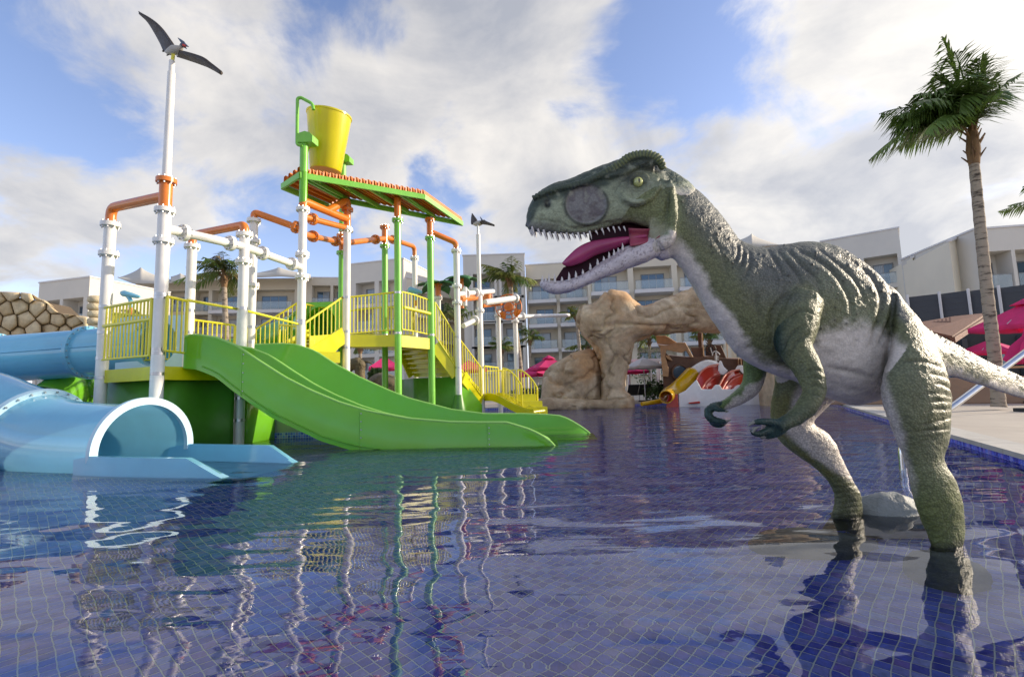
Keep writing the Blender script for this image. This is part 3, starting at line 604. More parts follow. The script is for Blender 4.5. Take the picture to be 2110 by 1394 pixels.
def curved(pts, bot, D0, D1, n):
    f = MB(); q_ = cr(pts, 6); N = len(q_); A = [P(x, y, D0+(D1-D0)*i/(N-1)) for i, (x, y) in enumerate(q_)]; f.tube(A, .028, 10); Bt = [P(x, np.interp(x, [bot[0][0], bot[1][0]], [bot[0][1], bot[1][1]]), D0+(D1-D0)*i/(N-1)) for i, (x, y) in enumerate(q_)]
    for a, c in zip(A, Bt): c[:2] = a[:2]
    f.tube(Bt, .018, 8); f.tube([A[0], Bt[0]], .028, 8); f.tube([A[-1], Bt[-1]], .03, 8); o = f.build('railing', M['yellow'], tower, 60)
    for k in range(1, n):
        i = int(k/n*(N-1)); s_ = link('baluster', bal, o, tuple(Bt[i]-org(o))); s_.scale = (1, 1, float(A[i][2]-Bt[i][2]))
curved([(1036, 758), (1048, 762), (1062, 775), (1074, 793), (1075, 800)], [(1036, 816), (1075, 836)], 17.6, 17.0, 7)
curved([(1067, 761), (1080, 766), (1094, 779), (1106, 797), (1107, 803)], [(1067, 814), (1107, 838)], 18.6, 18.0, 8)
# stairs
def stair(a0, a1, b0_, b1, n, mat='ydeck'):
    """stringers from a0 to a1 (near) and b0 to b1 (far); treads and risers between"""
    a0, a1, b0_, b1 = [np.array(v, float) for v in (a0, a1, b0_, b1)]
    for s0, s1 in ((a0, a1), (b0_, b1)): f = MB(); f.bar(s0, s1, .06, .44); f.build('stringer', M[mat], tower, 0)
    for k in range(n):
        t = (k+.5)/n; c0_, c1_ = a0+(a1-a0)*t, b0_+(b1-b0_)*t; c0_ = c0_+(c1_-c0_)*.07; d = (a1-a0)/n
        f = MB(); f.bar(c0_+[0, 0, .0], c1_+[0, 0, .0], .30, .05); e = np.array([d[0]/2, d[1]/2, 0]); f.bar(c0_+e-[0, 0, abs(d[2])/2], c1_+e-[0, 0, abs(d[2])/2], .03, abs(d[2])); f.build('stair_tread', M[mat], tower, 0)
stair(P(897, 709, 15.1), P(942, 771, 15.45), P(826, 716, 16.6), P(852, 772, 17.0), 6)
stair(P(955, 776, 15.6), P(992, 826, 16.7), P(948, 776, 17.2), P(990, 815, 18.2), 5)
stair(P(640, 736, 12.1), P(708, 690, 13.3), P(560, 735, 12.9), P(640, 692, 14.2), 6); b = MB(); b.prism([P(640, 742, 12.1), P(676, 742, 12.7), P(713, 700, 13.4), P(713, 686, 13.4), P(640, 692, 12.1)], (-.03, .05, 0)); b.build('stair_side', M['ydeck'], tower, 0)
# small yellow slide and its steps at the foot of the stairs
ys = thing('toddler_slide', P(1050, 850, 17)*[1, 1, 0], 'small yellow slide with broad curved chute at the foot of the stairs', 'slide')
def trough(mb, path, ends, w, hgt, lip=.04):
    pass
prof = cr([(998, 816, 16.9), (1012, 816, 16.7), (1030, 822, 16.5), (1055, 836, 16.3), (1080, 846, 16.1), (1098, 849, 16.0)], 5)
rows = []
for (x, y, D) in prof:
    a = P(x, y, D); bk = a+np.array([.35, 1.25, 0]); rows.append([a+[0, 0, -.16], a+[0, 0, .10], a+[.02, .06, .10], a+[.03, .10, -.02], (a*2+bk)/3+[0, 0, -.06], (a+2*bk)/3+[0, 0, -.06], bk+[-.03, -.1, -.02], bk+[-.02, -.06, .10], bk+[0, 0, .10], bk+[0, 0, -.16]])
b = MB(); b.grid(rows, 0, True, True); b.build('chute', M['ydeck'], ys, 40)
for k, (x, y) in enumerate(((1078, 812), (1090, 826), (1100, 838))):
    b = MB(); c = P(x, y, 17.8-.3*k); b.box(c+np.array([0, .3, -.14]), (.75, .9, .28), .25); b.build('step', M['ydeck'], ys, 0)
b = MB(); b.tube([P(1084, 850, 16.2), P(1121, 846, 16.9)], .06, 10); b.tube([P(1085, 846, 17.6), P(1118, 845, 17.6)], .05, 10); b.build('bumper_rail', M['ydeck'], ys, 60)
# ------------------------------------------------------------------ twin green slides
S0 = np.array([-5.95, 8.86, 0]); S1 = np.array([.62, 8.30, 0]); sdv_ = (S1-S0)/np.linalg.norm(S1-S0); nrm = np.array([-sdv_[1], sdv_[0], 0])
E1 = [(380, 693), (392, 690), (406, 690), (445, 696), (483, 711), (504, 724), (535, 745), (587, 778), (638, 804), (698, 829), (757, 847), (800, 855), (843, 863), (930, 870), (1000, 871), (1044, 871), (1087, 884), (1112, 895), (1131, 908), (1142, 917), (1150, 928)]
Bm = [(380, 759), (406, 761), (445, 777), (478, 804), (517, 832), (561, 861), (638, 897), (659, 908)]
def onnear(px_, py_): h = onplane(px_, py_, S0, sdv_); return np.dot(h-S0, sdv_), h[2]
te = np.array([onnear(*p) for p in E1]); be = np.array([onnear(*p) for p in Bm])
be = np.vstack([be, [be[-1][0]+.6, -.02], [3.8, -.12], [5.0, -.15], [7.2, -.15]])
E2 = [(569, 709), (590, 709), (612, 711), (651, 724), (690, 750), (742, 778), (800, 804), (843, 821), (930, 844), (998, 853), (1080, 853), (1130, 855), (1159, 858), (1188, 873), (1208, 887), (1220, 897), (1228, 908)]
W2 = 2.14; S2 = S0+nrm*W2
def onfar(px_, py_): h = onplane(px_, py_, S2, sdv_); return np.dot(h-S0, sdv_), h[2]
te2 = np.array([onfar(*p) for p in E2])
gs = thing('twin_slide', S0*[1, 1, 0]+sdv_*3, 'pair of long bright green water slides running down into the pool', 'water slide')
for lane in (0, 1):
    rows = []; ofs = nrm*(W2/2)*lane; sm = 0 if lane == 0 else te2[-1][0]; s_arr = np.linspace(te[0][0], (te[-1][0] if lane == 0 else te2[-1][0]-.05), 56)
    for s_ in s_arr:
        zn = np.interp(s_, te[:, 0], te[:, 1]); zf = np.interp(s_, te2[:, 0], te2[:, 1]); zb = np.interp(s_, be[:, 0], be[:, 1])
        zl = zn if lane == 0 else max(min(zn, zf)-.10, zb+.02) if s_ > te[-1][0]-.3 else zn-.12; zr = zf if lane == 1 else min(zn-.10, zn)
        if lane == 0: zr = max(zb+.05, zn-.11)
        q0 = S0+sdv_*s_+ofs; w = W2/2; t_ = .045; fl_ = zb+.10
        prof_ = [(0, zb), (0, zl-.02), (.012, zl), (t_-.008, zl), (t_, zl-.02), (t_+.01, min(fl_+.20, zl-.04)), (t_+.09, min(fl_+.05, zl-.05)), (t_+.25, min(fl_, zl-.05)), (w-t_-.25, min(fl_, max(zr-.05, zb+.01))), (w-t_-.09, min(fl_+.05, max(zr-.05, zb+.01))), (w-t_-.01, min(fl_+.20, max(zr-.04, zb+.015))), (w-t_, zr-.02), (w-t_+.008, zr), (w-.012, zr), (w-.002, zr-.02), (w-.002, zb)]
        rows.append([q0+nrm*u+np.array([0, 0, max(z_, zb if u in (0,) else z_)]) for u, z_ in prof_])
    b = MB(); b.grid(rows, 0, True, True); b.build('chute', M['green'], gs, 50)
    f = MB(); f.tube([r_[2]+np.array([0, 0, .004])+nrm*.012 for r_ in rows], .024, 8); f.tube([r_[13]+np.array([0, 0, .004])-nrm*.006 for r_ in rows], .024, 8); f.build('rim', M['grim'], gs, 60)
    if lane == 0:
        for s_ in (1.05, 3.25, 5.5):          # joint ribs down the near flank
            zn = np.interp(s_, te[:, 0], te[:, 1]); zb = np.interp(s_, be[:, 0], be[:, 1]); q0 = S0+sdv_*s_-nrm*.004; b = MB(); b.bar(q0+[0, 0, zb+.02], q0+[0, 0, zn-.02], .008, .014, up=tuple(nrm)); b.build('joint_seam', M['gpole'], gs, 0); b = MB(); [b.tube([q0+[0, 0, z_]+sdv_*.035, q0+[0, 0, z_]+sdv_*.035-nrm*.012], .011, 6) for z_ in np.linspace(zb+.10, zn-.08, 5)]; b.build('bolt_row', M['bolt'], gs, 0)
        b = MB(); b.tube([S0+sdv_*s_-nrm*.012+[0, 0, np.interp(s_, be[:, 0], be[:, 1])+.10] for s_ in np.linspace(.3, 4, 24)], .012, 6); b.build('stiffening_rib', M['green'], gs, 60)
# ------------------------------------------------------------------ blue tube slide
bt = thing('tube_slide', (-6.5, 8.2, 0), 'blue enclosed tube slide curling down to a pale ringed mouth at the water', 'water slide')
mc = np.array([-5.42, 7.2, .25]); md_ = np.array([.96, -.28, 0]); mn = np.array([.28, .96, 0])
path = cr([(-5.42, 7.2, .25), (-6.2, 7.42, .27), (-7.1, 7.66, .36), (-8.1, 7.95, .66), (-9.3, 8.4, .98), (-11.2, 8.8, 1.3), (-13.6, 9.1, 1.55), (-15.6, 9.8, 1.7), (-15.4, 11.3, 1.85), (-13.6, 11.6, 1.98), (-11.0, 11.45, 2.08), (-8.3, 11.3, 2.18)], 8)
def tuberows(pa, rad, half=False, n=32):
    rows = []
    for i, p in enumerate(pa):
        t = pa[min(i+1, len(pa)-1)]-pa[max(i-1, 0)]; t /= np.linalg.norm(t); a = np.cross(t, (0, 0, 1)); a /= np.linalg.norm(a); u = np.cross(a, t)
        rr = rad[i] if hasattr(rad, '__len__') else rad; rows.append([p+rr*(a*math.cos(f)+u*math.sin(f)) for f in np.linspace(0, 2*math.pi, n, endpoint=False)])
    return rows
rad = np.interp(np.arange(len(path)), [0, 12, 30, len(path)-1], [.66, .66, .62, .55])
cuts = [0, 20, 36, 50, 66, 76, 83, len(path)-1]
for a, c in zip(cuts[:-1], cuts[1:]):
    b = MB(); b.grid(tuberows(path[a:c+1], rad[a:c+1]), 0, True); o = b.build('tube_section', M['blue'], bt, 60)
    for k in (a, c):
        if k in (0,): continue
    if a:
        t = path[a+1]-path[a-1]; t /= np.linalg.norm(t); f = MB(); r0 = rad[a]; f.lathe(path[a], [(r0, -.05), (r0+.075, -.045), (r0+.075, .045), (r0, .05)], 36, 0, tuple(t))
        Mx = np.array(Vector(tuple(t)).to_track_quat('Z', 'Y').to_matrix())
        for k in range(26):
            an = 2*math.pi*k/26; q_ = path[a]+Mx@np.array([(r0+.045)*math.cos(an), (r0+.045)*math.sin(an), 0]); f.tube([q_+Mx@np.array([0, 0, -.075]), q_+Mx@np.array([0, 0, .075])], .014, 6, 1)
        f.build('bolted_flange', [M['pblue'] if a == 20 else M['blue'], M['bolt']], bt, 60)
    # horizontal seam with rivets
    f = MB(); sl = []
    for i in range(a, c+1):
        t = path[min(i+1, len(path)-1)]-path[max(i-1, 0)]; t /= np.linalg.norm(t); s_ = np.cross(t, (0, 0, 1)); s_ /= np.linalg.norm(s_)
        if s_[1] > 0: s_ = -s_
        sl.append(path[i]+(s_*.985+np.array([0, 0, .12]))*rad[i])
    if a >= 50: f.tube(sl, .018, 6); f.build('tube_seam', M['blue'], bt, 60)
# mouth ring
b = MB(); N = 40; rows = []
for i in range(N+1):
    f = -.12+(math.pi+.24)*i/N; cs, sn = math.cos(f), math.sin(f); e = lambda r_, d: mc+mn*r_*cs+np.array([0, 0, r_*sn])+md_*d
    rows.append([e(.645, -.02), e(.75, -.02), e(.75, .05), e(.645, .05)])
b.grid(rows, 0, True, True); b.build('mouth_ring', M['pblue'], bt, 50)
# exit trough
b = MB(); rows = []
for s_, wn_, zt_, in ((-.3, .66, .20), (0.04, .70, .25), (.9, .70, .24), (1.65, .66, .235), (2.05, .62, .04), (2.3, .60, -.06)):
    c = mc*[1, 1, 0]+md_*s_; fl_ = -.14
    rows.append([c+mn*u+np.array([0, 0, z_]) for u, z_ in ((-wn_-.05, fl_-.06), (-wn_-.05, zt_), (-wn_+.03, zt_), (-wn_+.07, min(zt_, .05)), (-wn_+.2, fl_), (wn_-.2, fl_), (wn_-.07, min(zt_, .05)), (wn_-.03, zt_), (wn_+.05, zt_), (wn_+.05, fl_-.06))])
b.grid(rows, 0, True, True); b.build('exit_trough', M['blue'], bt, 40)
c = MB(); c.add([mc*[1, 1, 0]+mn*u+md_*(-.9)+np.array([0, 0, z_]) for u, z_ in ((-.62, -.14), (.62, -.14))]+[mc*[1, 1, 0]+mn*u+md_*(.0)+np.array([0, 0, z_]) for u, z_ in ((.62, -.14), (-.62, -.14))], [(0, 1, 2, 3)]); 
# entrance panel at the deck
b = MB(); ec_ = np.array([-8.05, 11.2, 0]); ea = np.array([.80, .60, 0])*0+np.array([1.0, -.02, 0]); 
en = thing('tube_entrance', P(305, 740, 10.9)*[1, 1, 0], 'pale blue tube slide entrance panel with a round opening behind the yellow rail', 'slide entrance')
pc = P(318, 706, 10.9); rows = []
for i in range(33):
    f = 2*math.pi*i/32; cs, sn = math.cos(f), math.sin(f); s_ = min(.86/max(abs(cs), 1e-6), .62/max(abs(sn), 1e-6)); o_ = [pc+np.array([s_*cs, .0, s_*sn]), pc+np.array([.53*cs, -.03, .53*sn]), pc+np.array([.50*cs, .55, .50*sn])]; rows.append(o_)
b.grid(rows); b.build('panel', M['pblue'], en, 50); b = MB(); b.lathe(pc+np.array([0, .56, 0]), [(.5, 0), (.001, .01)], 32, 0, (0, 1, 0)); b.build('tunnel_back', M['iblue'], en)
# green tube slides of the upper deck
def tube_thing(name, label, pts, rad_, mat, n=26, fl=()):
    t = thing(name, np.array(pts[0])*[1, 1, 0], label, 'water slide'); pa = cr(pts, 7); b = MB(); b.grid(tuberows(pa, rad_, n=n), 0, True); o = b.build('tube', M[mat], t, 60); o.modifiers.new('s', 'SOLIDIFY').thickness = .02
    for a in fl:
        tt_ = pa[min(a+1, len(pa)-1)]-pa[max(0, a-1)]; tt_ /= np.linalg.norm(tt_); f = MB(); f.lathe(pa[a], [(rad_, -.05), (rad_+.07, -.045), (rad_+.07, .045), (rad_, .05)], 30, 0, tuple(tt_)); Mx = np.array(Vector(tuple(tt_)).to_track_quat('Z', 'Y').to_matrix())
        for k in range(20):
            an = 2*math.pi*k/20; q_ = pa[a]+Mx@np.array([(rad_+.045)*math.cos(an), (rad_+.045)*math.sin(an), 0]); f.tube([q_+Mx@np.array([0, 0, -.08]), q_+Mx@np.array([0, 0, .08])], .018, 6, 1)
        f.build('bolted_flange', [M[mat], M['bolt']], t, 60)
    return t
tube_thing('green_tube_slide', 'dark green spiral tube slide behind the stair railings', [P(662, 668, 14.6), P(640, 676, 15.2), P(600, 690, 16.0), P(545, 712, 16.2), P(490, 735, 15.6), P(400, 760, 15.2)], .62, 'green', fl=(8, 22))
ge = thing('green_entrance', P(662, 700, 14.3)*[1, 1, 0], 'green slide entrance panel with a round mouth beside the upper stairs', 'slide entrance'); b = MB(); pc = P(662, 667, 14.3); rows = []
for i in range(33):
    f = 2*math.pi*i/32; cs, sn = math.cos(f), math.sin(f); s_ = min(.68/max(abs(cs), 1e-6), .66/max(abs(sn), 1e-6)); rows.append([pc+np.array([s_*cs, 0, s_*sn]), pc+np.array([.44*cs, -.04, .52*sn]), pc+np.array([.42*cs, .5, .5*sn])])
b.grid(rows); b.build('panel', M['green'], ge, 50)
tube_thing('green_tube_slide', 'lower green tube slide between the two blue tube runs', [P(215, 792, 12.5), P(175, 798, 12.4), P(140, 805, 12.0), P(105, 830, 11.6)], .5, 'green', fl=(3, 12))
# ------------------------------------------------------------------ roof and tipping bucket
rf = thing('shade_roof', (*((np.array(p6)+np.array(g11))/2), 0), 'orange corrugated shade roof on a green frame over the tower', 'roof')
N_, R_, B_3, C_, L_, C2_ = P(618, 353, 11.7), P(874, 399, 13.9), P(953, 455, 15.9), P(716, 407, 13.5), P(581, 377, 12.2), P(684, 421, 13.7)
def corr(name, A, Bq, Cq, Dq, n, h=.12):              # A->B carries the profile, ribs run A->D
    b = MB(); rows = []; prof_ = []
    for k in range(n):
        for f, z in ((0, 0), (.34, 0), (.46, h), (.84, h), (.96, 0)): prof_.append(((k+f)/n, z))
    prof_.append((1.0, 0.0))
    for v in (0, 1): rows.append([(A+(Bq-A)*u)*(1-v)+(Dq+(Cq-Dq)*u)*v+np.array([0, 0, z]) for u, z in prof_])
    b.grid(rows); o = b.build(name, M['orange'], rf, 0); o.modifiers.new('s', 'SOLIDIFY').thickness = .008
corr('roof_sheet', N_, R_, B_3, C_, 21); corr('roof_sheet', L_, N_, C_, C2_, 4, .14)
def beam(a, c, dz=-.10, w=.06, h=.15): b = MB(); b.bar(np.array(a)+[0, 0, dz], np.array(c)+[0, 0, dz], w, h); b.build('beam', M['gpole'], rf, 0)
for a, c in ((N_, R_), (R_, B_3), (B_3, C_), (N_, C_), (L_, C2_), (N_, L_)): beam(a, c)
for f in (.25, .5, .75): beam(N_+(R_-N_)*f, C_+(B_3-C_)*f, -.09, .05, .12)
beam(C2_, C_); 
for f in (.12, .88): beam(N_+(C_-N_)*f*.9+[.1, 0, 0], (C_*f+R_*(1-f))*.0+C_+[.1, 0, 0], -.10, .05, .1)
bk = thing('tipping_bucket', (*p6, 0), 'giant tilted yellow tipping bucket above the orange roof', 'bucket')
bl, br = P(660, 348, 12.4), P(0, 0, 1)
bb_c, bt_c = P(671, 352, 12.6), P(684, 244, 12.6); axd = bt_c-bb_c; axd /= np.linalg.norm(axd); Hh = np.linalg.norm(bt_c-bb_c); r0, r1 = .395, .565
tl = Vector(tuple(axd+np.array([0, -.12, 0]))).normalized()
b = MB(); b.lathe(bb_c, [(.001, 0), (r0, 0), (r0+.012, .02), (r0+.016, .10), (r0+.02, .11), (r1, Hh-.05), (r1+.02, Hh-.04), (r1+.02, Hh), (r1-.02, Hh+.001), (r1-.025, Hh-.05), (r0-.02, .06), (.001, .05)], 48, 0, tuple(tl)); b.build('bucket_shell', M['bucket'], bk, 30)
gx, gy = p6; ztp = Zat(gx, gy, 290)
b = MB(); b.tube([(gx, gy, Zat(gx, gy, 356)), (gx, gy, ztp)], .10, 18); b.build('post', M['gpole'], bk, 60)
def cap(c, s_=1.0): 
    b = MB(); q_ = [(-.2, -.12), (-.2, .05), (-.13, .13), (0, .17), (.13, .13), (.2, .05), (.2, -.12)]; b.prism([c+np.array([u*s_, -.13*s_, z*s_]) for u, z in q_], (0.05*s_, .26*s_, 0)); b.build('bearing_housing', M['gpole'], bk, 30)
cap(np.array([gx+.06, gy, ztp+.02])); x8, y8 = VX(706, 380, 13.4); b = MB(); b.tube([(x8, y8, Zat(x8, y8, 398)), (x8, y8, Zat(x8, y8, 334))], .095, 18); b.build('post', M['gpole'], bk, 60); cap(np.array([x8+.05, y8, Zat(x8, y8, 330)]), .9)
b = MB(); ft = lambda x, y: P(x, y, 11.7); b.tube(elbow([ft(624, 299), ft(612, 299), ft(613, 203), ft(620, 201), ft(644, 214), ft(646, 226)], .14), .042, 10); b.build('filler_pipe', M['gpole'], bk, 60); b = MB(); b.tube([np.array([gx-.1, gy, ztp]), bb_c+np.array([-.45, 0, .6])], .05, 10); b.tube([np.array([x8, y8, Zat(x8, y8, 332)]), bb_c+np.array([.45, 0, .5])], .05, 10); b.build('axle', M['gpole'], bk, 60)
# ------------------------------------------------------------------ pterosaurs on their poles
mpt = MAT('pterosaur_brown', (.05, .037, .028), .6, var=.25, vs=6, bump=.004, bs=20); mptb = plainmat('pterosaur_belly', (.42, .40, .36), .6); mcr = plainmat('pterosaur_crest_blue', (.05, .07, .12), .4); mrd = plainmat('pterosaur_mouth_red', (.55, .05, .03), .5)
def ptero(label, x, y, rowtop, rowbase, rr, K, wl_pts, wr_pts, body, head, group='pterosaur statues on tall poles'):
    """K(px,py,dD) maps the enlargement to space"""
    t = thing('pterosaur_statue', (x, y, Zat(x, y, rowtop)), label, 'pterosaur statue', group)
    for W_ in (wl_pts, wr_pts):
        fr_ = cr([K(*p) for p in W_[0]], 5); bk_ = cr([K(*p) for p in W_[1]], 5); b = MB(); rows = [[a+(c-a)*v+np.array([0, 0, -.05*math.sin(v*math.pi)]) for v in np.linspace(0, 1, 6)] for a, c in zip(fr_, bk_)]
        b.grid(rows); o = b.build('wing', mpt, t, 70); o.modifiers.new('s', 'SOLIDIFY').thickness = .02
        b = MB(); b.tube(fr_, np.linspace(.022, .008, len(fr_))*rr, 8); b.build('wing_arm', mpt, t, 60)
    b = MB(); q_ = cr([K(*p[:3]) for p in body], 4); r2_ = np.interp(np.linspace(0, 1, len(q_)), np.linspace(0, 1, len(body)), [p[3] for p in body])*rr; b.tube(q_, r2_, 14); b.build('body', mptb, t, 60)
    for pts, mt, nm in head: b = MB(); q_ = [K(*p[:3]) for p in pts]; b.tube(q_, [p[3]*rr for p in pts], 8); b.build(nm, mt, t, 60)
    return t
pz = Zat(*p2, 372); tall = thing('mast', (*p2, pz), 'tall white mast carrying the big pterosaur above the tower', 'pole')
b = MB(); x, y = p2; b.tube([(x, y, pz), (x, y, Zat(x, y, 150))], [.075, .062], 16); b.tube([(x, y, Zat(x, y, 150)), (x, y, Zat(x, y, 126))], .048, 12); b.build('shaft', M['white'], tall, 60); b = MB(); b.bar((x, y, Zat(x, y, 140)), (x+.02, y, Zat(x, y, 108)), .03, .05); b.build('mounting_plate', M['yellow'], tall, 0)
KD = 8.5
def K1(a, c, d=0): return P(260+a/6.97, c/6.97, KD+d)
ptero('large brown pterosaur with outspread wings on the tall mast', x, y, 108, 0, 1.0, K1,
      ([(690, 670, 0), (640, 590, .1), (520, 420, .25), (380, 290, .35), (180, 170, .5)], [(560, 730, .25), (530, 730, .45), (470, 600, .6), (330, 360, .6), (182, 172, .52)]),
      ([(770, 740, -.05), (860, 755, -.2), (1090, 825, -.4), (1230, 920, -.5), (1375, 1030, -.6)], [(720, 795, .15), (830, 830, .1), (1050, 905, -.15), (1240, 970, -.4), (1373, 1032, -.58)]),
      [(560, 745, .2, .015), (620, 745, .1, .06), (690, 720, 0, .085), (750, 710, -.05, .07), (790, 680, -.08, .04), (805, 640, -.1, .035)],
      [([(800, 650, -.1, .035), (830, 640, -.12, .04), (870, 660, -.14, .018), (900, 675, -.15, .004)], mcr, 'upper_beak'), ([(810, 660, -.1, .025), (850, 685, -.12, .015), (875, 708, -.13, .003)], mcr, 'lower_beak'), ([(825, 650, -.13, .03), (855, 665, -.15, .014)], mrd, 'mouth'), ([(820, 620, -.1, .035), (780, 580, -.08, .022), (742, 545, -.06, .005)], mcr, 'crest'),
       ([(620, 770, .1, .02), (600, 790, .1, .012), (580, 798, .1, .01)], mpt, 'foot'), ([(545, 730, .3, .02), (520, 742, .3, .012)], mpt, 'foot')])
x, y = VX(990, 700, 17.0); m2 = thing('mast', (x, y, 0), 'slim white mast with the small pterosaur beside the stairs', 'pole')
b = MB(); b.tube([(x, y, -.5), (x, y, Zat(x, y, 605))], .105, 18); b.tube([(x, y, Zat(x, y, 605)), (x, y, Zat(x, y, 483))], .075, 16); b.tube([(x, y, Zat(x, y, 483)), (x, y, Zat(x, y, 463))], .04, 10); b.build('shaft', M['white'], m2, 60)
for fy in (605, 640): flange(x, y, Zat(x, y, fy), M['white'], m2)
def K2(a, c, d=0): return P(900+a/3.167, 420+c/3.167, 17+d)
ptero('small dark pterosaur turned sideways on the slim mast', x, y, 463, 0, 1.9, K2,
      ([(262, 122, 0), (258, 105, .1), (240, 78, .3), (231, 63, .45)], [(238, 132, .1), (226, 134, .3), (226, 100, .45), (230, 65, .48)]),
      ([(285, 120, -.05), (305, 110, -.3), (330, 120, -.6), (375, 137, -.9)], [(272, 134, .1), (300, 134, -.1), (335, 137, -.5), (373, 139, -.88)]),
      [(240, 132, .1, .02), (262, 130, .05, .055), (285, 124, 0, .05), (298, 116, -.05, .03)], [([(296, 118, -.05, .03), (312, 104, -.1, .006)], mpt, 'upper_beak'), ([(298, 112, -.05, .022), (283, 84, 0, .004)], mcr, 'crest')])
# ------------------------------------------------------------------ water cannons, wheel, leaf canopy
def cannon(label, x, y, D, s_):
    t = thing('water_cannon', P(x, y, D), label, 'water cannon', 'toy water cannons'); k = lambda a, c, d=0: P(x+a*s_, y+c*s_, D+d)
    b = MB(); b.tube([k(0, 42), k(0, 22)], .052*s_*D/10, 14); b.build('base', M['orange'], t, 60)
    b = MB(); b.tube(cr([k(0, 24), k(0, 12), k(-2, 4), k(-8, -4), k(-16, -10)], 4), np.linspace(.055, .042, 17)*s_*D/10, 14); b.build('neck', M['blue'], t, 60)
    b = MB(); b.tube([k(-22, -14), k(-18, -12), k(0, -8), k(16, -4), k(22, -4)], [.06*D/10, .085*D/10, .07*D/10, .05*D/10, .03*D/10], 14, flat=.8); b.build('barrel', M['blue'], t, 60); b = MB(); b.lathe(k(-22, -14), [(.001, -.02), (.035, -.015), (.035, .02), (.001, .02)], 14, 0, (1, 0, .3)); b.build('nozzle', M['pblue'], t, 60)
cannon('blue water cannon on an orange base behind the left corner post', 270, 614, 9.3, .82); cannon('blue water cannon beside the upper deck corner post', 856, 604, 15.2, .62)
wh = thing('splash_wheel', P(1045, 640, 19)*[1, 1, 0], 'orange bucket water wheel on white pipes', 'water wheel'); wc = P(1048, 632, 19.2); RW = .52
b = MB()
for rr_ in (RW, RW*.6): b.tube([wc+rr_*np.array([math.cos(f), .15*math.sin(f), math.sin(f)]) for f in np.linspace(0, 2*math.pi, 40)], .022, 6, caps=False)
for k in range(8): f = k*math.pi/4+.3; b.tube([wc, wc+RW*np.array([math.cos(f), .15*math.sin(f), math.sin(f)])], .018, 6)
b.build('rim', M['orange'], wh, 60)
for k in range(4):
    f = k*math.pi/2+.95; c = wc+RW*.75*np.array([math.cos(f), 0, math.sin(f)]); b = MB(); b.lathe(c, [(.03, -.17), (.10, -.10), (.13, .12), (.11, .12), (.02, -.1)], 14, 0, (math.cos(f)*.4, 0, .9)); b.build('scoop', M['orange'], wh, 40)
b = MB(); b.lathe(wc, [(.001, -.14), (.17, -.10), (.2, .08), (.001, .1)], 18, 0, (0, 1, 0)); b.build('hub', M['orange'], wh, 50)
sb = thing('scoop_bucket', P(1005, 620, 18.5), 'orange hanging scoop on a white pipe left of the water wheel', 'bucket'); b = MB(); b.lathe(P(1004, 628, 18.3), [(.06, 0), (.15, .08), (.17, .42), (.15, .42), (.05, .04)], 18); b.build('shell', M['orange'], sb, 40)
b = MB(); b.tube([P(994, 608, 18.4), P(1015, 604, 18.4), P(1015, 622, 18.4)], .02, 8); b.build('bracket', M['white'], sb, 60)
def wpipe(pts, mat, rad_, fl=()): 
    b = MB(); b.tube(elbow(pts, .2), rad_, 16); b.build('pipe', M[mat], tower, 60)
    for a, c, f in fl: A, B_2 = np.array(pts[a]), np.array(pts[c]); flange(0, 0, 0, M['white'], tower, .17, tuple(B_2-A), True, A+(B_2-A)*f)
wpipe([top(p13, 606), P(1016, 600, 18.4)], 'white', .085, [(0, 1, .2), (0, 1, .45)]); wpipe([P(949, 616, 15.6), P(982, 613, 17)], 'orange', .10); wpipe([P(995, 630, 17.3), P(1032, 626, 19)], 'orange', .07)
wpipe([P(1000, 623, 17.4), P(1064, 614, 18.8)], 'white', .115, [(0, 1, .97)]); wpipe([P(955, 671, 16), P(985, 656, 17)], 'white', .085, [(0, 1, .75)]); wpipe([P(1064, 652, 20.5), P(1172, 649, 24)], 'white', .085, [(0, 1, .1)])
b = MB(); b.tube([P(958, 592, 15.9), P(958, 630, 15.9)], .075, 12); b.build('pipe', M['white'], tower, 60)
mleaf = MAT('painted_leaf_green', (.045, .16, .045), .55, var=.3, vs=2)
lc = thing('leaf_canopy', (*p14, 2), 'dark green artificial banana leaves on an orange topped post', 'leaf canopy'); mleafv = MAT('painted_leaf_vein', (.12, .22, .08), .6)
def bleaf(c, d, L, wd, droop):
    d = np.array([*d, 0.0]); d /= np.linalg.norm(d); s_ = np.array([-d[1], d[0], 0]); rows = []; N = 14
    for i in range(N+1):
        t = i/N; w_ = wd*math.sin(min(1, t*1.15+.06)*math.pi)**.6*(1+.13*(i % 2)); q_ = c+d*L*t+np.array([0, 0, .30*math.sin(t*1.9)*L*.5-droop*t*t]); rows.append([q_-s_*w_+[0, 0, -.25*w_], q_-s_*w_*.5+[0, 0, -.02], q_, q_+s_*w_*.5+[0, 0, -.02], q_+s_*w_+[0, 0, -.25*w_]])
    b = MB(); b.grid(rows); o = b.build('leaf', mleaf, lc, 30); o.modifiers.new('s', 'SOLIDIFY').thickness = .02
zc_ = Zat(*p14, 584)
for k in range(6): f = k*math.pi/3+.25; bleaf(np.array([*p14, zc_]), (math.cos(f), math.sin(f)), 1.25, .24, .55)
c14 = P(951, 572, 18.5)
for k in range(5): f = k*2*math.pi/5+.1; bleaf(c14, (math.cos(f), math.sin(f)), 1.0, .24, .5)
b = MB(); b.tube([c14, c14-[0, 0, 1.2]], .08, 12); b.build('stem', M['orange'], lc, 60)
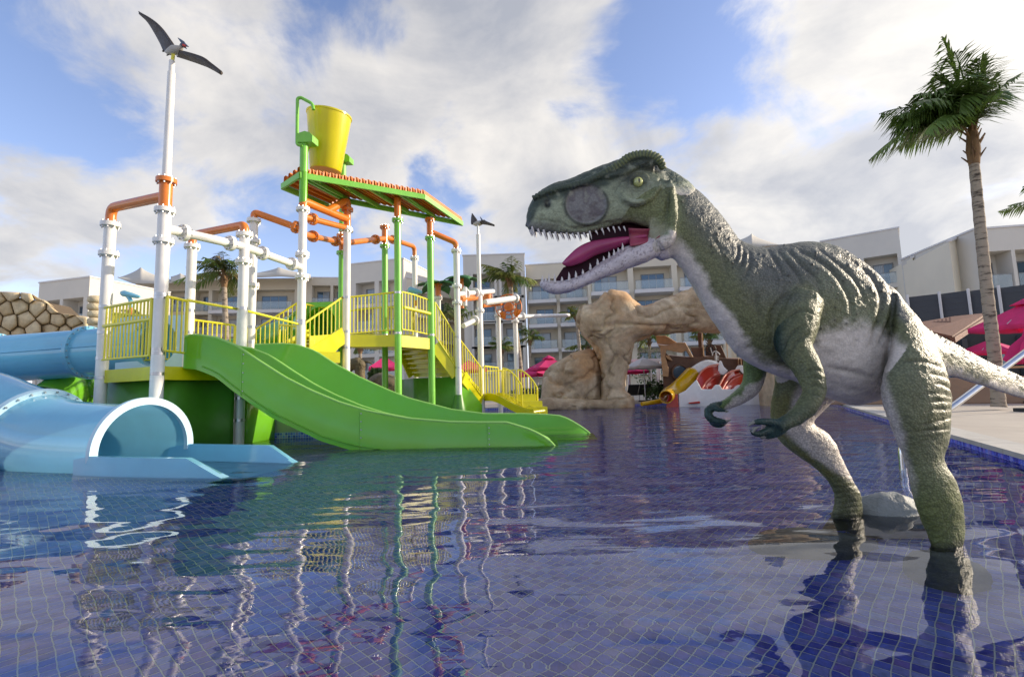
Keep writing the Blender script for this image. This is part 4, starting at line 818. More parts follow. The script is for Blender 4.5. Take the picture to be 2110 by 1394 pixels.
# low tiled wall behind the slides
lw_ = thing('planter_wall', P(580, 880, 11.45)*[1, 1, 0], 'low grey rendered wall with a blue tile band behind the green slides', 'wall'); mconc = plainmat('grey_render', (.42, .41, .39), .9, var=.12, bump=.004, bs=20)
a, c = P(470, 880, 11.4), P(760, 880, 11.5); b = MB(); b.bar((a[0], a[1]+.1, .36), (c[0], c[1]+.1, .36), .2, .48); b.build('render', mconc, lw_, 0); b = MB(); b.bar((a[0], a[1]+.06, -.17), (c[0], c[1]+.06, -.17), .13, .6); b.build('tile_band', mtilewall, lw_, 0)
# ================================================================== rockwork
def rockmat(name, a, b_, c, st=(1, 1, 1)):
    m, nt, b = mat_new(name); pos = coords(nt)
    n1 = mnode(nt, 'ShaderNodeTexNoise', {'Vector': mnode(nt, 'ShaderNodeMapping', {0: pos, 3: st}).outputs[0], 'Scale': .9, 'Detail': 8.0, 'Roughness': .62, 'Distortion': .6}); n2 = mnode(nt, 'ShaderNodeTexNoise', {'Vector': pos, 'Scale': .45, 'Detail': 4.0}); n3 = mnode(nt, 'ShaderNodeTexNoise', {'Vector': pos, 'Scale': 5.0, 'Detail': 8.0, 'Roughness': .7})
    rp = mnode(nt, 'ShaderNodeValToRGB', {0: n1.outputs[0]}); e = rp.color_ramp.elements; e[0].position = .3; e[0].color = (*a, 1); e[1].position = .68; e[1].color = (*b_, 1)
    r2_ = mnode(nt, 'ShaderNodeMapRange', {0: n2.outputs[0], 1: .5, 2: .62, 3: 0.0, 4: .6}); mx = mnode(nt, 'ShaderNodeMix', {0: r2_.outputs[0], 6: rp.outputs[0], 7: (*c, 1)}, data_type='RGBA')
    r3 = mnode(nt, 'ShaderNodeMapRange', {0: n3.outputs[0], 1: .3, 2: .7, 3: .78, 4: 1.2}); g = mnode(nt, 'ShaderNodeCombineColor', {0: r3.outputs[0], 1: r3.outputs[0], 2: r3.outputs[0]}); m2 = mnode(nt, 'ShaderNodeMix', {0: 1.0, 6: mx.outputs[2], 7: g.outputs[0]}, data_type='RGBA', blend_type='MULTIPLY')
    nt.links.new(m2.outputs[2], b.inputs['Base Color']); b.inputs['Roughness'].default_value = .85
    bn_ = mnode(nt, 'ShaderNodeBump', {'Height': n3.outputs[0], 'Distance': .05, 'Strength': 1.0}); nt.links.new(bn_.outputs[0], b.inputs['Normal']); return m
mrk = rockmat('artificial_sandstone', (.27, .18, .10), (.66, .54, .37), (.52, .27, .10)); mbl = rockmat('boulder_stone', (.50, .38, .21), (.78, .66, .44), (.58, .42, .23))
def fuse(name, mb, voxel, amp, sc_, mat, parent, seed=1, it=2, ridge=.5):
    raw = mb.build('raw', mat, None, 0); md = raw.modifiers.new('r', 'REMESH'); md.mode = 'VOXEL'; md.voxel_size = voxel
    dg = bpy.context.evaluated_depsgraph_get(); dg.update(); me = bpy.data.meshes.new_from_object(raw.evaluated_get(dg)); bpy.data.objects.remove(raw)
    n = len(me.vertices); V = np.empty(n*3); me.vertices.foreach_get('co', V); V = V.reshape(-1, 3); E = np.empty(len(me.edges)*2, np.int64); me.edges.foreach_get('vertices', E); E = E.reshape(-1, 2); dg_ = np.bincount(E.ravel(), minlength=n)
    for _ in range(it): V = V+.5*(np.stack([np.bincount(E[:, 0], V[E[:, 1], j], n)+np.bincount(E[:, 1], V[E[:, 0], j], n) for j in range(3)], 1)/dg_[:, None]-V)
    me.vertices.foreach_set('co', V.ravel()); me.update(); N_ = np.empty(n*3); me.vertex_normals.foreach_get('vector', N_); N_ = N_.reshape(-1, 3)
    d = (fbm(V, sc_, seed)-.5)*2*amp-ridge*amp*np.exp(-(np.abs(fbm(V*[1, 1, 1.6], sc_*1.3, seed+9, 3)-.5)/.03)**2); V = V+N_*d[:, None]
    me.vertices.foreach_set('co', (V-org(parent)).ravel()); me.materials.clear(); me.materials.append(mat); me.polygons.foreach_set('use_smooth', [True]*len(me.polygons)); me.name = name; me.update(); return link(name, me, parent)
def loftS(mb, st, m=4, n=20, e=2.4):                    # (ax,ay,bx,by,D,half depth)
    rows = []
    for (ax, ay, bx, by, D, w) in cr(st, m):
        A, Bq = P(ax, ay, D), P(bx, by, D); c = (A+Bq)/2; u = (A-Bq)/2; l = ray((ax+bx)/2, (ay+by)/2)*[1, 1, 0]; l = l/np.linalg.norm(l)*w; row = []
        for k in range(n):
            f = 2*math.pi*k/n; cs, sn = math.cos(f), math.sin(f); row.append(c+l*math.copysign(abs(cs)**(2/e), cs)+u*math.copysign(abs(sn)**(2/e), sn))
        rows.append(row)
    mb.grid(rows, 0, True, True)
ra = thing('rock_arch', P(1260, 820, 23.5)*[1, 1, 0], 'tan artificial rock arch with a rounded knob and a long beam over the pool', 'rock arch')
b = MB()
loftS(b, [(1186, 650, 1187, 672, 23, .6), (1196, 630, 1199, 692, 23, 1.1), (1215, 629, 1219, 712, 23, 1.4), (1232, 622, 1238, 722, 23, 1.5), (1246, 603, 1252, 724, 23, 1.6), (1268, 599, 1272, 724, 23, 1.6), (1290, 604, 1292, 712, 23, 1.6), (1308, 622, 1312, 702, 23, 1.5), (1335, 630, 1338, 694, 23, 1.4), (1380, 612, 1382, 688, 23, 1.3), (1430, 592, 1432, 686, 23, 1.3), (1480, 582, 1482, 685, 23, 1.3), (1540, 586, 1540, 690, 23, 1.3), (1610, 600, 1600, 700, 23, 1.3), (1650, 660, 1620, 715, 23, 1.2)])
loftS(b, [(1205, 690, 1316, 686, 23, 1.4), (1217, 715, 1308, 708, 23, 1.2), (1228, 740, 1302, 732, 23, 1.0), (1236, 758, 1296, 752, 23, .8), (1241, 780, 1290, 778, 23, .75), (1240, 805, 1290, 805, 23, .8), (1238, 822, 1302, 815, 23, 1.0), (1232, 846, 1304, 846, 23, 1.1)])
loftS(b, [(1588, 680, 1660, 680, 23.5, 1.2), (1580, 720, 1650, 720, 23.5, 1.0), (1576, 780, 1640, 780, 23.5, 1.0), (1574, 812, 1645, 812, 23.5, 1.1), (1568, 846, 1655, 846, 23.5, 1.2)])
fuse('rock', b, .085, .20, .6, mrk, ra, 4, 1, .8)
rm = thing('rock_mound', P(1180, 830, 24)*[1, 1, 0], 'sloping tan rock mound at the left foot of the rock arch', 'rock')
b = MB(); loftS(b, [(1114, 815, 1113, 846, 24, .5), (1122, 768, 1118, 848, 24, 1.2), (1148, 746, 1146, 850, 24, 1.6), (1175, 729, 1176, 850, 24, 1.8), (1205, 721, 1206, 850, 24, 1.7), (1230, 722, 1232, 850, 24, 1.4), (1244, 745, 1243, 850, 24, .9)]); fuse('rock', b, .085, .2, .7, mrk, rm, 7, 1, .8)
rs = thing('rock_ledge', P(1200, 836, 22)*[1, 1, 0], 'low rock ledge at the waterline below the arch', 'rock'); b = MB(); loftS(b, [(1108, 822, 1108, 850, 22.6, .3), (1140, 818, 1140, 850, 22.6, .6), (1200, 820, 1200, 850, 22.6, .6), (1245, 822, 1245, 850, 22.6, .6), (1300, 814, 1302, 850, 22.6, .6), (1306, 830, 1306, 850, 22.6, .3)]); fuse('rock', b, .08, .12, .9, mrk, rs, 9)
# boulder wall: polygonal stones, each a piece
bw = thing('boulder_wall', P(90, 690, 16)*[1, 1, 0], 'wall of big rounded tan boulders above the blue tube slide', 'stone wall')
topc = [(-120, 596), (0, 600), (50, 602), (85, 608), (100, 622), (112, 632), (122, 645), (150, 648), (182, 652), (184, 705)]
r3 = random.Random(4); sites = []
for j in range(5):
    for i in range(13): sites.append((-110+i*33+(16 if j % 2 else 0)+r3.uniform(-10, 10), 607+j*26+r3.uniform(-7, 7)))
def clip(poly, a, b_):                                  # keep the side of the bisector nearer a
    mx_, my_ = (a[0]+b_[0])/2, (a[1]+b_[1])/2; nx, ny = b_[0]-a[0], b_[1]-a[1]; o = []
    for k in range(len(poly)):
        p, q = poly[k], poly[(k+1) % len(poly)]; dp, dq = (p[0]-mx_)*nx+(p[1]-my_)*ny, (q[0]-mx_)*nx+(q[1]-my_)*ny
        if dp <= 0: o.append(p)
        if dp*dq < 0: t = dp/(dp-dq); o.append((p[0]+(q[0]-p[0])*t, p[1]+(q[1]-p[1])*t))
    return o
def cap_y(x): return np.interp(x, [t_[0] for t_ in topc], [t_[1] for t_ in topc])
for s_ in sites:
    poly = [(s_[0]-40, s_[1]-40), (s_[0]+40, s_[1]-40), (s_[0]+40, s_[1]+40), (s_[0]-40, s_[1]+40)]
    for o_ in sites:
        if o_ != s_ and abs(o_[0]-s_[0]) < 80 and abs(o_[1]-s_[1]) < 80: poly = clip(poly, s_, o_)
        if len(poly) < 3: break
    if len(poly) < 3 or s_[1] < cap_y(s_[0])-22 or s_[0] > 182: continue
    poly = [(min(x, 186), max(y, cap_y(min(x, 186)))) for x, y in poly]; cx = sum(p[0] for p in poly)/len(poly); cy_ = sum(p[1] for p in poly)/len(poly)
    dense = []
    for k in range(len(poly)):
        p, q = poly[k], poly[(k+1) % len(poly)]
        for t in (0, .33, .67): dense.append((p[0]+(q[0]-p[0])*t, p[1]+(q[1]-p[1])*t))
    dn = np.array(dense); sm = dn*.86+.07*(np.roll(dn, 1, 0)+np.roll(dn, -1, 0)); b = MB(); rows = []; jd = r3.uniform(-.12, .12)
    for f, d in ((1.0, .35), (.998, .05), (.96, -.01), (.88, -.07), (.70, -.12), (.40, -.15), (.05, -.16)): ra_ = np.hypot(sm[:, 0]-cx, sm[:, 1]-cy_).mean(); g_ = (1-f)*.8 if f < .8 else 0; rows.append([P(cx+((x-cx)*(1-g_)+g_*(x-cx)/np.hypot(x-cx, y-cy_)*ra_)*f, cy_+((y-cy_)*(1-g_)+g_*(y-cy_)/np.hypot(x-cx, y-cy_)*ra_)*f, 16+d+jd) for x, y in sm])
    b.grid(rows, 0, True, True); b.build('boulder', mbl, bw, 70)
b = MB(); q_ = [P(x-6, y+12, 16.3) for x, y in topc]+[P(-120, 720, 16.25)]; b.prism(q_, (0, 1.2, 0)); b.build('mortar_core', plainmat('dark_mortar', (.12, .09, .06), .95, bump=.01), bw, 0)
st_ = thing('stone_pillar', P(198, 660, 15)*[1, 1, 0], 'narrow stacked stone pillar between the boulder wall and the corner post', 'stone pillar')
for k in range(6): b = MB(); b.lathe(P(199+(k % 2), 700-k*15, 15.2), [(.02, 0), (.20, .01), (.25, .06), (.25, .17), (.20, .22), (.02, .23)], 12); b.build('stone', mbl, st_, 60)
# ================================================================== pirate ship and its slides
sh = thing('pirate_ship', P(1430, 800, 25)*[1, 1, 0], 'brown play ship with carved trim and a round porthole behind the white slides', 'play ship')
def SX(x, y): return (1340+x/7.746, 660+y/7.746)
def ext(name, pts, D, dep, mat, parent, sm=0):
    b = MB(); A = [P(*SX(*p), D) for p in pts]; b.prism(A, P(*SX(*pts[0]), D+dep)-P(*SX(*pts[0]), D)); o = b.build(name, mat, parent, sm)
    bv = o.modifiers.new('b', 'BEVEL'); bv.width = .03; bv.segments = 2; return o
ext('hull', [(175, 430), (290, 560), (620, 590), (1040, 575), (1200, 605), (1500, 615), (1700, 640), (1700, 1330), (230, 1330), (200, 900)], 24.6, 3, M['ship'], sh)
ext('stern_trim', [(110, 380), (250, 395), (420, 352), (560, 352), (600, 420), (690, 590), (640, 590), (570, 470), (500, 520), (260, 470), (240, 560), (300, 800), (290, 900), (200, 890), (170, 600), (160, 440)], 24.3, .5, M['shipt'], sh)
ext('stern_seat', [(80, 240), (240, 240), (300, 270), (430, 355), (250, 390), (110, 375)], 24.5, 1.4, M['shipt'], sh)
ext('scroll_bracket', [(240, 560), (300, 560), (360, 640), (330, 640), (270, 610)], 24.25, .3, M['shipt'], sh)
ext('cabin_wall', [(640, 430), (860, 430), (870, 580), (690, 590)], 24.9, 1.5, M['ship'], sh); ext('cabin_post', [(750, 190), (820, 190), (830, 430), (770, 430)], 25.2, .25, M['ship'], sh)
ext('stern_wall', [(880, 560), (880, 420), (950, 385), (1130, 395), (1220, 605), (1040, 575)], 25.4, .5, M['ship'], sh)
ext('rail_post', [(822, 200), (836, 200), (856, 570), (842, 570)], 24.7, .1, M['shipt'], sh); ext('rail_post', [(1208, 250), (1222, 250), (1240, 600), (1226, 600)], 24.7, .1, M['shipt'], sh); ext('rail_post', [(1395, 600), (1412, 600), (1420, 720), (1400, 720)], 24.4, .1, M['shipt'], sh); ext('rail_post', [(1440, 615), (1452, 615), (1460, 720), (1448, 720)], 24.4, .1, M['shipt'], sh)
pc = P(*SX(470, 830), 24.55); b = MB(); rr_ = np.array([[pc+np.array([r_*math.cos(f), d, r_*math.sin(f)]) for f in np.linspace(0, 2*math.pi, 28, endpoint=False)] for r_, d in ((.46, 0), (.44, -.12), (.36, -.12), (.33, 0))]); b.grid(list(rr_), 0, True); b.build('porthole_ring', M['ship'], sh, 50)
b = MB(); b.lathe(pc+np.array([0, -.02, 0]), [(.33, 0), (.001, .01)], 24, 0, (0, 1, 0)); b.build('porthole_glass', mglass, sh)
hc_ = P(*SX(965, 460), 24.9); b = MB()
for r_ in (.26, .12): b.tube([hc_+r_*np.array([math.cos(f), 0, math.sin(f)]) for f in np.linspace(0, 2*math.pi, 22)], .025, 6, caps=False)
for k in range(8): f = k*math.pi/4; b.tube([hc_, hc_+.36*np.array([math.cos(f), 0, math.sin(f)])], .018, 6)
b.build('ship_wheel', M['leather'], sh, 60)
b = MB(); c_ = lambda x, y: P(*SX(x, y), 24.6); b.tube(cr([c_(990, 560), c_(1000, 510), c_(1040, 490), c_(1080, 510), c_(1110, 545)], 4), .03, 8); b.tube([c_(1050, 510), c_(1055, 660)], .045, 8)
for k in range(4): b.tube([c_(1025, 560+k*22), c_(1095, 566+k*22)], .018, 6)
b.tube([c_(960, 430), c_(985, 520)], .03, 8); b.build('bone_figure', M['wgel'], sh, 60)
rsd = thing('red_slide', P(1470, 830, 22)*[1, 1, 0], 'red and white multi lane children slide in front of the play ship', 'slide')
def ribbon(name, side_a, side_b, D0, D1, sag, mat, th_=.03, n=10):
    A = cr([P(*SX(*p), D) for p, D in zip(side_a, np.linspace(D0[0], D0[1], len(side_a)))], 6); B_4 = cr([P(*SX(*p), D) for p, D in zip(side_b, np.linspace(D1[0], D1[1], len(side_b)))], 6); m_ = min(len(A), len(B_4)); b = MB()
    b.grid([[A[i]*(1-v)+B_4[i]*v-np.array([0, 0, sag*math.sin(v*math.pi)**.7]) for v in np.linspace(0, 1, n)] for i in range(m_)]); o = b.build(name, mat, rsd, 60); o.modifiers.new('s', 'SOLIDIFY').thickness = th_; return o
def extr(name, pts, D, dep, mat): 
    o = ext(name, pts, D, dep, mat, rsd); return o
extr('white_apron', [(450, 1170), (560, 1120), (650, 1030), (740, 940), (820, 1095), (985, 1095), (1040, 1025), (1110, 1025), (1150, 1095), (1320, 1095), (1390, 1030), (1560, 1025), (1800, 1200), (1900, 1394), (460, 1394)], 21.6, .9, M['wgel'])
extr('red_end', [(285, 1190), (435, 1170), (460, 1394), (250, 1394)], 21.5, .8, M['red']); extr('red_end', [(600, 1310), (790, 1285), (800, 1320), (620, 1330)], 21.4, .2, M['red'])
ribbon('red_lane', [(1085, 700), (950, 725), (830, 800), (742, 935)], [(1110, 850), (1000, 900), (900, 980), (820, 1095)], (23.4, 22.2), (22.6, 21.9), .05, M['red']); ribbon('red_lane', [(1110, 855), (1010, 900), (900, 980), (830, 1095)], [(1130, 1000), (1090, 1020), (1030, 1050), (985, 1095)], (22.9, 21.9), (23.1, 22.0), .1, M['red'])
ribbon('red_lane', [(1420, 785), (1290, 810), (1190, 880), (1110, 1020)], [(1430, 850), (1310, 900), (1220, 980), (1150, 1095)], (23.4, 22.2), (22.6, 21.9), .05, M['red']); ribbon('red_lane', [(1480, 850), (1340, 900), (1250, 980), (1160, 1095)], [(1500, 990), (1440, 1010), (1360, 1050), (1320, 1095)], (22.9, 21.9), (23.1, 22.0), .1, M['red'])
for pts in ([(1085, 700), (950, 725), (830, 800), (742, 935)], [(1110, 852), (1000, 898), (900, 978), (820, 1095)], [(1420, 785), (1290, 810), (1190, 880), (1110, 1020)], [(1430, 848), (1310, 898), (1220, 978), (1150, 1095)]):
    b = MB(); b.tube(cr([P(*SX(*p), D) for p, D in zip(pts, np.linspace(22.8, 21.8, 4))], 6), .035, 8); b.build('lane_lip', plainmat('red_lip', (.68, .22, .15), .3), rsd, 60)
for pts in ([(1085, 860), (1085, 690), (1105, 640), (1135, 645), (1175, 740), (1240, 800), (1180, 870)], [(1350, 790), (1390, 720), (1440, 712), (1500, 720), (1560, 850), (1480, 850), (1420, 785)]): extr('white_hump', pts, 22.9, .7, M['wgel'])
ysl = thing('yellow_slide', P(1380, 825, 22)*[1, 1, 0], 'curved yellow and white chute left of the red slide', 'slide')
pa = cr([P(*SX(x, y), D) for x, y, D in ((1000, 760, 23.9), (900, 740, 23.6), (760, 800, 23.3), (650, 880, 23.0), (520, 1010, 22.6), (400, 1110, 22.3), (300, 1170, 21.8), (262, 1205, 21.3), (250, 1222, 21.0))], 5)
for nm, a, c, mt in (('white_section', 0, 14, 'wgel'), ('yellow_section', 14, len(pa)-1, 'ygel')): b = MB(); b.grid(tuberows(pa[a:c+1], np.linspace(.38, .28, c+1-a), n=20), 0, True); o = b.build(nm, M[mt], ysl, 60); o.modifiers.new('s', 'SOLIDIFY').thickness = .03
ysl2 = thing('yellow_slide', P(1565, 812, 22)*[1, 1, 0], 'yellow slide tip showing between the dinosaur arm and leg', 'slide'); b = MB(); b.tube([P(1556, 822, 22), P(1566, 812, 22.3), P(1590, 780, 23)], [.25, .3, .3], 14, flat=.6); b.build('chute', M['ygel'], ysl2, 60)
b = MB(); b.tube([P(1322, 832, 21.6), P(1362, 826, 22)], [.09, .12], 12); bf = b.build('pool_float', M['ygel'], None, 60); tag(bf, 'short yellow bumper tube floating left of the yellow slide', 'float')
# ================================================================== palms
mfr = MAT('palm_frond_green', (.10, .17, .03), .42, var=.45, vs=1.5, spec=.6); mfr2 = MAT('palm_frond_yellowgreen', (.19, .22, .05), .5, var=.4, vs=1.5); mfr3 = MAT('palm_frond_dry', (.30, .21, .08), .7, var=.3)
def trunkmat(name, sc_):
    m, nt, b = mat_new(name); pos = coords(nt, False); n1 = mnode(nt, 'ShaderNodeTexNoise', {'Vector': mnode(nt, 'ShaderNodeMapping', {0: pos, 3: (2, 2, 9)}).outputs[0], 'Scale': sc_, 'Detail': 6.0, 'Roughness': .7})
    rp = mnode(nt, 'ShaderNodeValToRGB', {0: n1.outputs[0]}); rp.color_ramp.elements[0].position = .36; rp.color_ramp.elements[0].color = (.055, .042, .033, 1); rp.color_ramp.elements[1].position = .5; rp.color_ramp.elements[1].color = (.36, .30, .23, 1)
    nt.links.new(rp.outputs[0], b.inputs['Base Color']); b.inputs['Roughness'].default_value = .9; bn_ = mnode(nt, 'ShaderNodeBump', {'Height': n1.outputs[0], 'Distance': .02}); nt.links.new(bn_.outputs[0], b.inputs['Normal']); return m
mtr = trunkmat('palm_trunk_bark', 1.6); mfib = MAT('palm_fibre', (.20, .12, .06), .9, var=.4, vs=8, stretch=(1, 1, .2), bump=.01, bs=30)
def palm(label, base, trunkpts, crown, r0, r1, fr_, mats, seed, pairs=34, lw=.035, wind=(-.5, 0, 0), group='palm trees', shaft=.5):
    rp_ = random.Random(seed); t = thing('palm_tree', base, label, 'palm tree', group); q = cr(trunkpts, 10); n = len(q); b = MB(); rows_ = []
    pts2 = []; rad_ = []
    for i in range(n-1):
        L = np.linalg.norm(q[i+1]-q[i]); k = max(1, int(L/.11))
        for j in range(k): f = (i+j/k)/(n-1); pts2.append(q[i]+(q[i+1]-q[i])*j/k); rad_.append((r0+(r1-r0)*f)*(1.0 if len(rad_) % 2 else 1.07)*(1+.6*max(0, .05-f)*10*.3))
    pts2.append(q[-1]); rad_.append(r1); b.tube(pts2, rad_, 14); b.build('trunk', mtr, t, 60)
    c = np.array(crown, float); b = MB(); b.tube([q[-1]-[0, 0, .05], q[-1]+(c-q[-1])*.35, q[-1]+(c-q[-1])*.8, c+[0, 0, .1]], [r1*1.1, r1*1.45, r1*1.15, r1*.5], 12)
    for k in range(22): a = rp_.uniform(0, 6.28); z = rp_.uniform(0, 1); p = q[-1]+(c-q[-1])*z; d = np.array([math.cos(a), math.sin(a), .9]); b.tube([p+d*[1, 1, 0]*r1*.9, p+d*r1*2.4], [.03, .012], 5)
    b.build('crown_shaft', mfib, t, 60); wd = np.array(wind, float)
    for (az, el, L, droop, mi) in fr_:
        dh = np.array([math.cos(az), math.sin(az), 0]); P0 = c.copy(); pts = []; N = pairs
        for i in range(N+1): s_ = i/N; pts.append(P0+dh*math.cos(el)*L*s_+np.array([0, 0, math.sin(el)*L*s_-droop*L*s_*s_])+wd*L*.35*s_**1.6)
        b = MB(); b.tube(pts[::3]+([pts[-1]] if N % 3 else []), np.linspace(.028, .006, len(pts[::3])+(1 if N % 3 else 0))*L/2.4, 5)
        for i in range(3, N+1):
            s_ = i/N; tg = pts[i]-pts[i-1]; tg /= np.linalg.norm(tg); sd_ = np.cross(tg, (0, 0, 1)); sd_ /= np.linalg.norm(sd_)+1e-9; ll = L*.33*(math.sin(min(1, s_*.9+.12)*math.pi)**.6+.05)
            for sg in (-1, 1):
                d = sd_*sg*.75+tg*.75+np.array([0, 0, -.55+rp_.uniform(-.25, .2)])+wd*.55+np.array([rp_.uniform(-.15, .15) for _ in range(3)]); d /= np.linalg.norm(d); lr = ll*rp_.uniform(.75, 1.1)
                a = pts[i]; m_ = a+d*lr*.5; e = a+d*lr+np.array([0, 0, -lr*.22]); wv_ = np.cross(d, (sd_*.3+np.array([0, 0, 1.0]))); wv_ /= np.linalg.norm(wv_)+1e-9; wv_ *= lw/2
                b.add([a-wv_*.5, a+wv_*.5, m_+wv_, m_-wv_, e], [(0, 1, 2, 3), (3, 2, 4)])
        b.build('frond', mats[mi], t, 0, fix=False)
    return t
def ring(n, L, e0, e1, d0, d1, seed, mi=lambda k: 0, azr=(0, 6.283)):
    r_ = random.Random(seed); return [(azr[0]+(azr[1]-azr[0])*(k+r_.uniform(-.3, .3))/n, R(r_.uniform(e0, e1)), L*r_.uniform(.8, 1.08), r_.uniform(d0, d1), mi(k)) for k in range(n)]
cb_ = P(2003, 262, 12)
for m_ in (mfr, mfr2): translucent(m_, .3)
palm('tall palm with windblown dark fronds rising behind the dinosaur tail', P(2052, 770, 12)*[1, 1, 0]+[0, 0, .1], [P(2058, 838, 12), P(2050, 740, 12), P(2036, 620, 12), P(2021, 480, 12), P(2007, 335, 12)], cb_, .135, .105,
     [(math.pi*.95, R(80), 2.9, .85, 0), (math.pi*1.05, R(72), 3.1, .95, 0), (math.pi*1.15, R(76), 2.9, 1.0, 0), (math.pi*.85, R(70), 2.9, .9, 0), (math.pi*1.25, R(66), 2.8, .95, 0), (math.pi*.78, R(78), 2.9, .9, 0), (math.pi*1.0, R(60), 3.0, .85, 0), (math.pi*1.1, R(84), 2.6, .8, 0), (math.pi*.9, R(58), 2.8, .8, 0), (-.05, R(80), 2.5, .5, 0), (.25, R(72), 2.3, .45, 0), (math.pi*1.02, R(62), 2.6, .55, 0), (math.pi*.93, R(48), 2.7, .5, 0), (math.pi*1.12, R(40), 2.6, .55, 0), (math.pi*1.3, R(58), 2.3, .5, 0), (math.pi*.75, R(56), 2.5, .5, 0), (math.pi, R(40), 2.3, .5, 0),
      (math.pi*.5, R(86), 2.9, .08, 0), (math.pi*1.3, R(82), 2.9, .35, 0), (math.pi*.7, R(82), 2.8, .4, 0), (-.3, R(76), 2.7, .3, 0), (.4, R(58), 2.4, .35, 0), (math.pi*.95, R(30), 2.6, .75, 0), (math.pi*1.15, R(24), 2.4, .7, 0), (math.pi*.5, R(70), 2.3, .35, 0), (math.pi*1.5, R(74), 2.4, .35, 0), (math.pi*1.6, R(52), 2.0, .45, 0), (.5, R(70), 2.3, .25, 0), (-.15, R(62), 1.9, .15, 0), (.15, R(74), 2.0, .2, 0), (math.pi*1.4, R(30), 1.9, .5, 0), (math.pi*.6, R(35), 2.0, .45, 0), (math.pi*1.08, R(74), 2.5, .6, 0), (math.pi*1.1, R(53), 2.2, .65, 0), (math.pi*.9, R(66), 2.4, .7, 0)], [mfr], 3, 46, .05, (-.27, 0, .02))
palm('bushy palm with drying fronds between the tower posts', P(462, 800, 27)*[1, 1, 0], [P(470, 825, 27), P(466, 700, 27), P(462, 590, 27)], P(462, 560, 27), .17, .13, ring(22, 2.2, -10, 70, .3, .6, 5, lambda k: 2 if k % 7 == 3 else (1 if k % 3 == 0 else 0)), [mfr, mfr2, mfr3], 5, 26, .07, (-.15, 0, 0))
palm('green palm with a leaning trunk right of the water wheel', P(1072, 800, 31)*[1, 1, 0], [P(1076, 812, 31), P(1070, 740, 31), P(1060, 660, 31), P(1052, 590, 31)], P(1050, 575, 31), .19, .14, ring(20, 2.3, 0, 75, .3, .6, 8, lambda k: 1 if k % 3 else 0), [mfr, mfr2], 8, 26, .08, (-.55, 0, 0))
palm('slim young palm in front of the hotel left of the rock knob', P(1196, 800, 40)*[1, 1, 0], [P(1197, 808, 40), P(1194, 720, 40), P(1188, 660, 40)], P(1186, 650, 40), .16, .12, ring(12, 1.9, 20, 80, .3, .5, 9, lambda k: 1), [mfr, mfr2], 9, 20, .10, (.1, 0, 0))
for k, (x, y, D, L, lb) in enumerate(((1092, 688, 44, 2.0, 'small palm at the hotel foot right of the leaning palm'), (1212, 706, 42, 2.2, 'low palm beside the slim young palm trunk'), (1338, 690, 38, 2.6, 'dark palm seen under the rock arch beside the ship'), (1462, 690, 36, 2.2, 'palm showing between the ship posts'), (742, 705, 34, 1.9, 'pale small palm behind the upper deck supports'), (262, 655, 24, 1.4, 'small palm behind the left corner railing'), (940, 650, 34, 2.4, 'palm behind the descending stair railing'), (1035, 706, 46, 1.8, 'small palm low between the white wheel posts'))):
    palm(lb, P(x, 800, D)*[1, 1, 0], [P(x+2, 815, D), P(x, y+22, D)], P(x, y+8, D), .14, .11, ring(12, L, 10, 75, .3, .6, 30+k, lambda j: (j+k) % 2), [mfr, mfr2], 40+k, 18, .11, (-.15, 0, 0))
palm('palm just outside the right edge with tips reaching in', P(2215, 800, 20)*[1, 1, 0], [P(2220, 830, 20), P(2200, 600, 20), P(2185, 440, 20)], P(2183, 420, 20), .17, .13, ring(16, 2.0, 0, 70, .3, .6, 12), [mfr], 12, 26, .07, (-.3, 0, 0))
# bushes: small leaf faces through a volume
mbush = MAT('shrub_leaf', (.06, .11, .025), .6, var=.4, vs=3)
def bush(label, c, rx, ry, rz, n, s_, seed, group='shrubs by the deck'):
    r_ = np.random.default_rng(seed); b = MB()
    for _ in range(n):
        v = r_.normal(size=3); v /= np.linalg.norm(v); v *= r_.random()**.4; p = np.array(c)+v*[rx, ry, rz]; a, d = r_.normal(size=3), r_.normal(size=3); a /= np.linalg.norm(a); d = np.cross(a, d); d /= np.linalg.norm(d); q = s_*r_.uniform(.6, 1.3)
        b.add([p-a*q, p+d*q*.35, p+a*q, p-d*q*.35], [(0, 1, 2, 3)])
    o = b.build('shrub', mbush, None, 0, fix=False); return tag(o, label, 'shrub', group)
for k, (x, y, D, w, h, lb) in enumerate(((1352, 806, 27, .7, .7, 'leafy shrub beside the ship below the arch'), (1128, 808, 27.5, 1.1, .5, 'low shrub behind the curved yellow railings'), (1085, 812, 28, 1.2, .4, 'low hedge plant behind the toddler slide'), (775, 772, 20.5, .35, .3, 'yellowish tuft on the sculpture mound'), (1340, 760, 34, 1.3, 1.6, 'tall dark shrub left of the carved stern'))): c = P(x, y, D); bush(lb, c, w, w, h, 500, .12, 60+k)
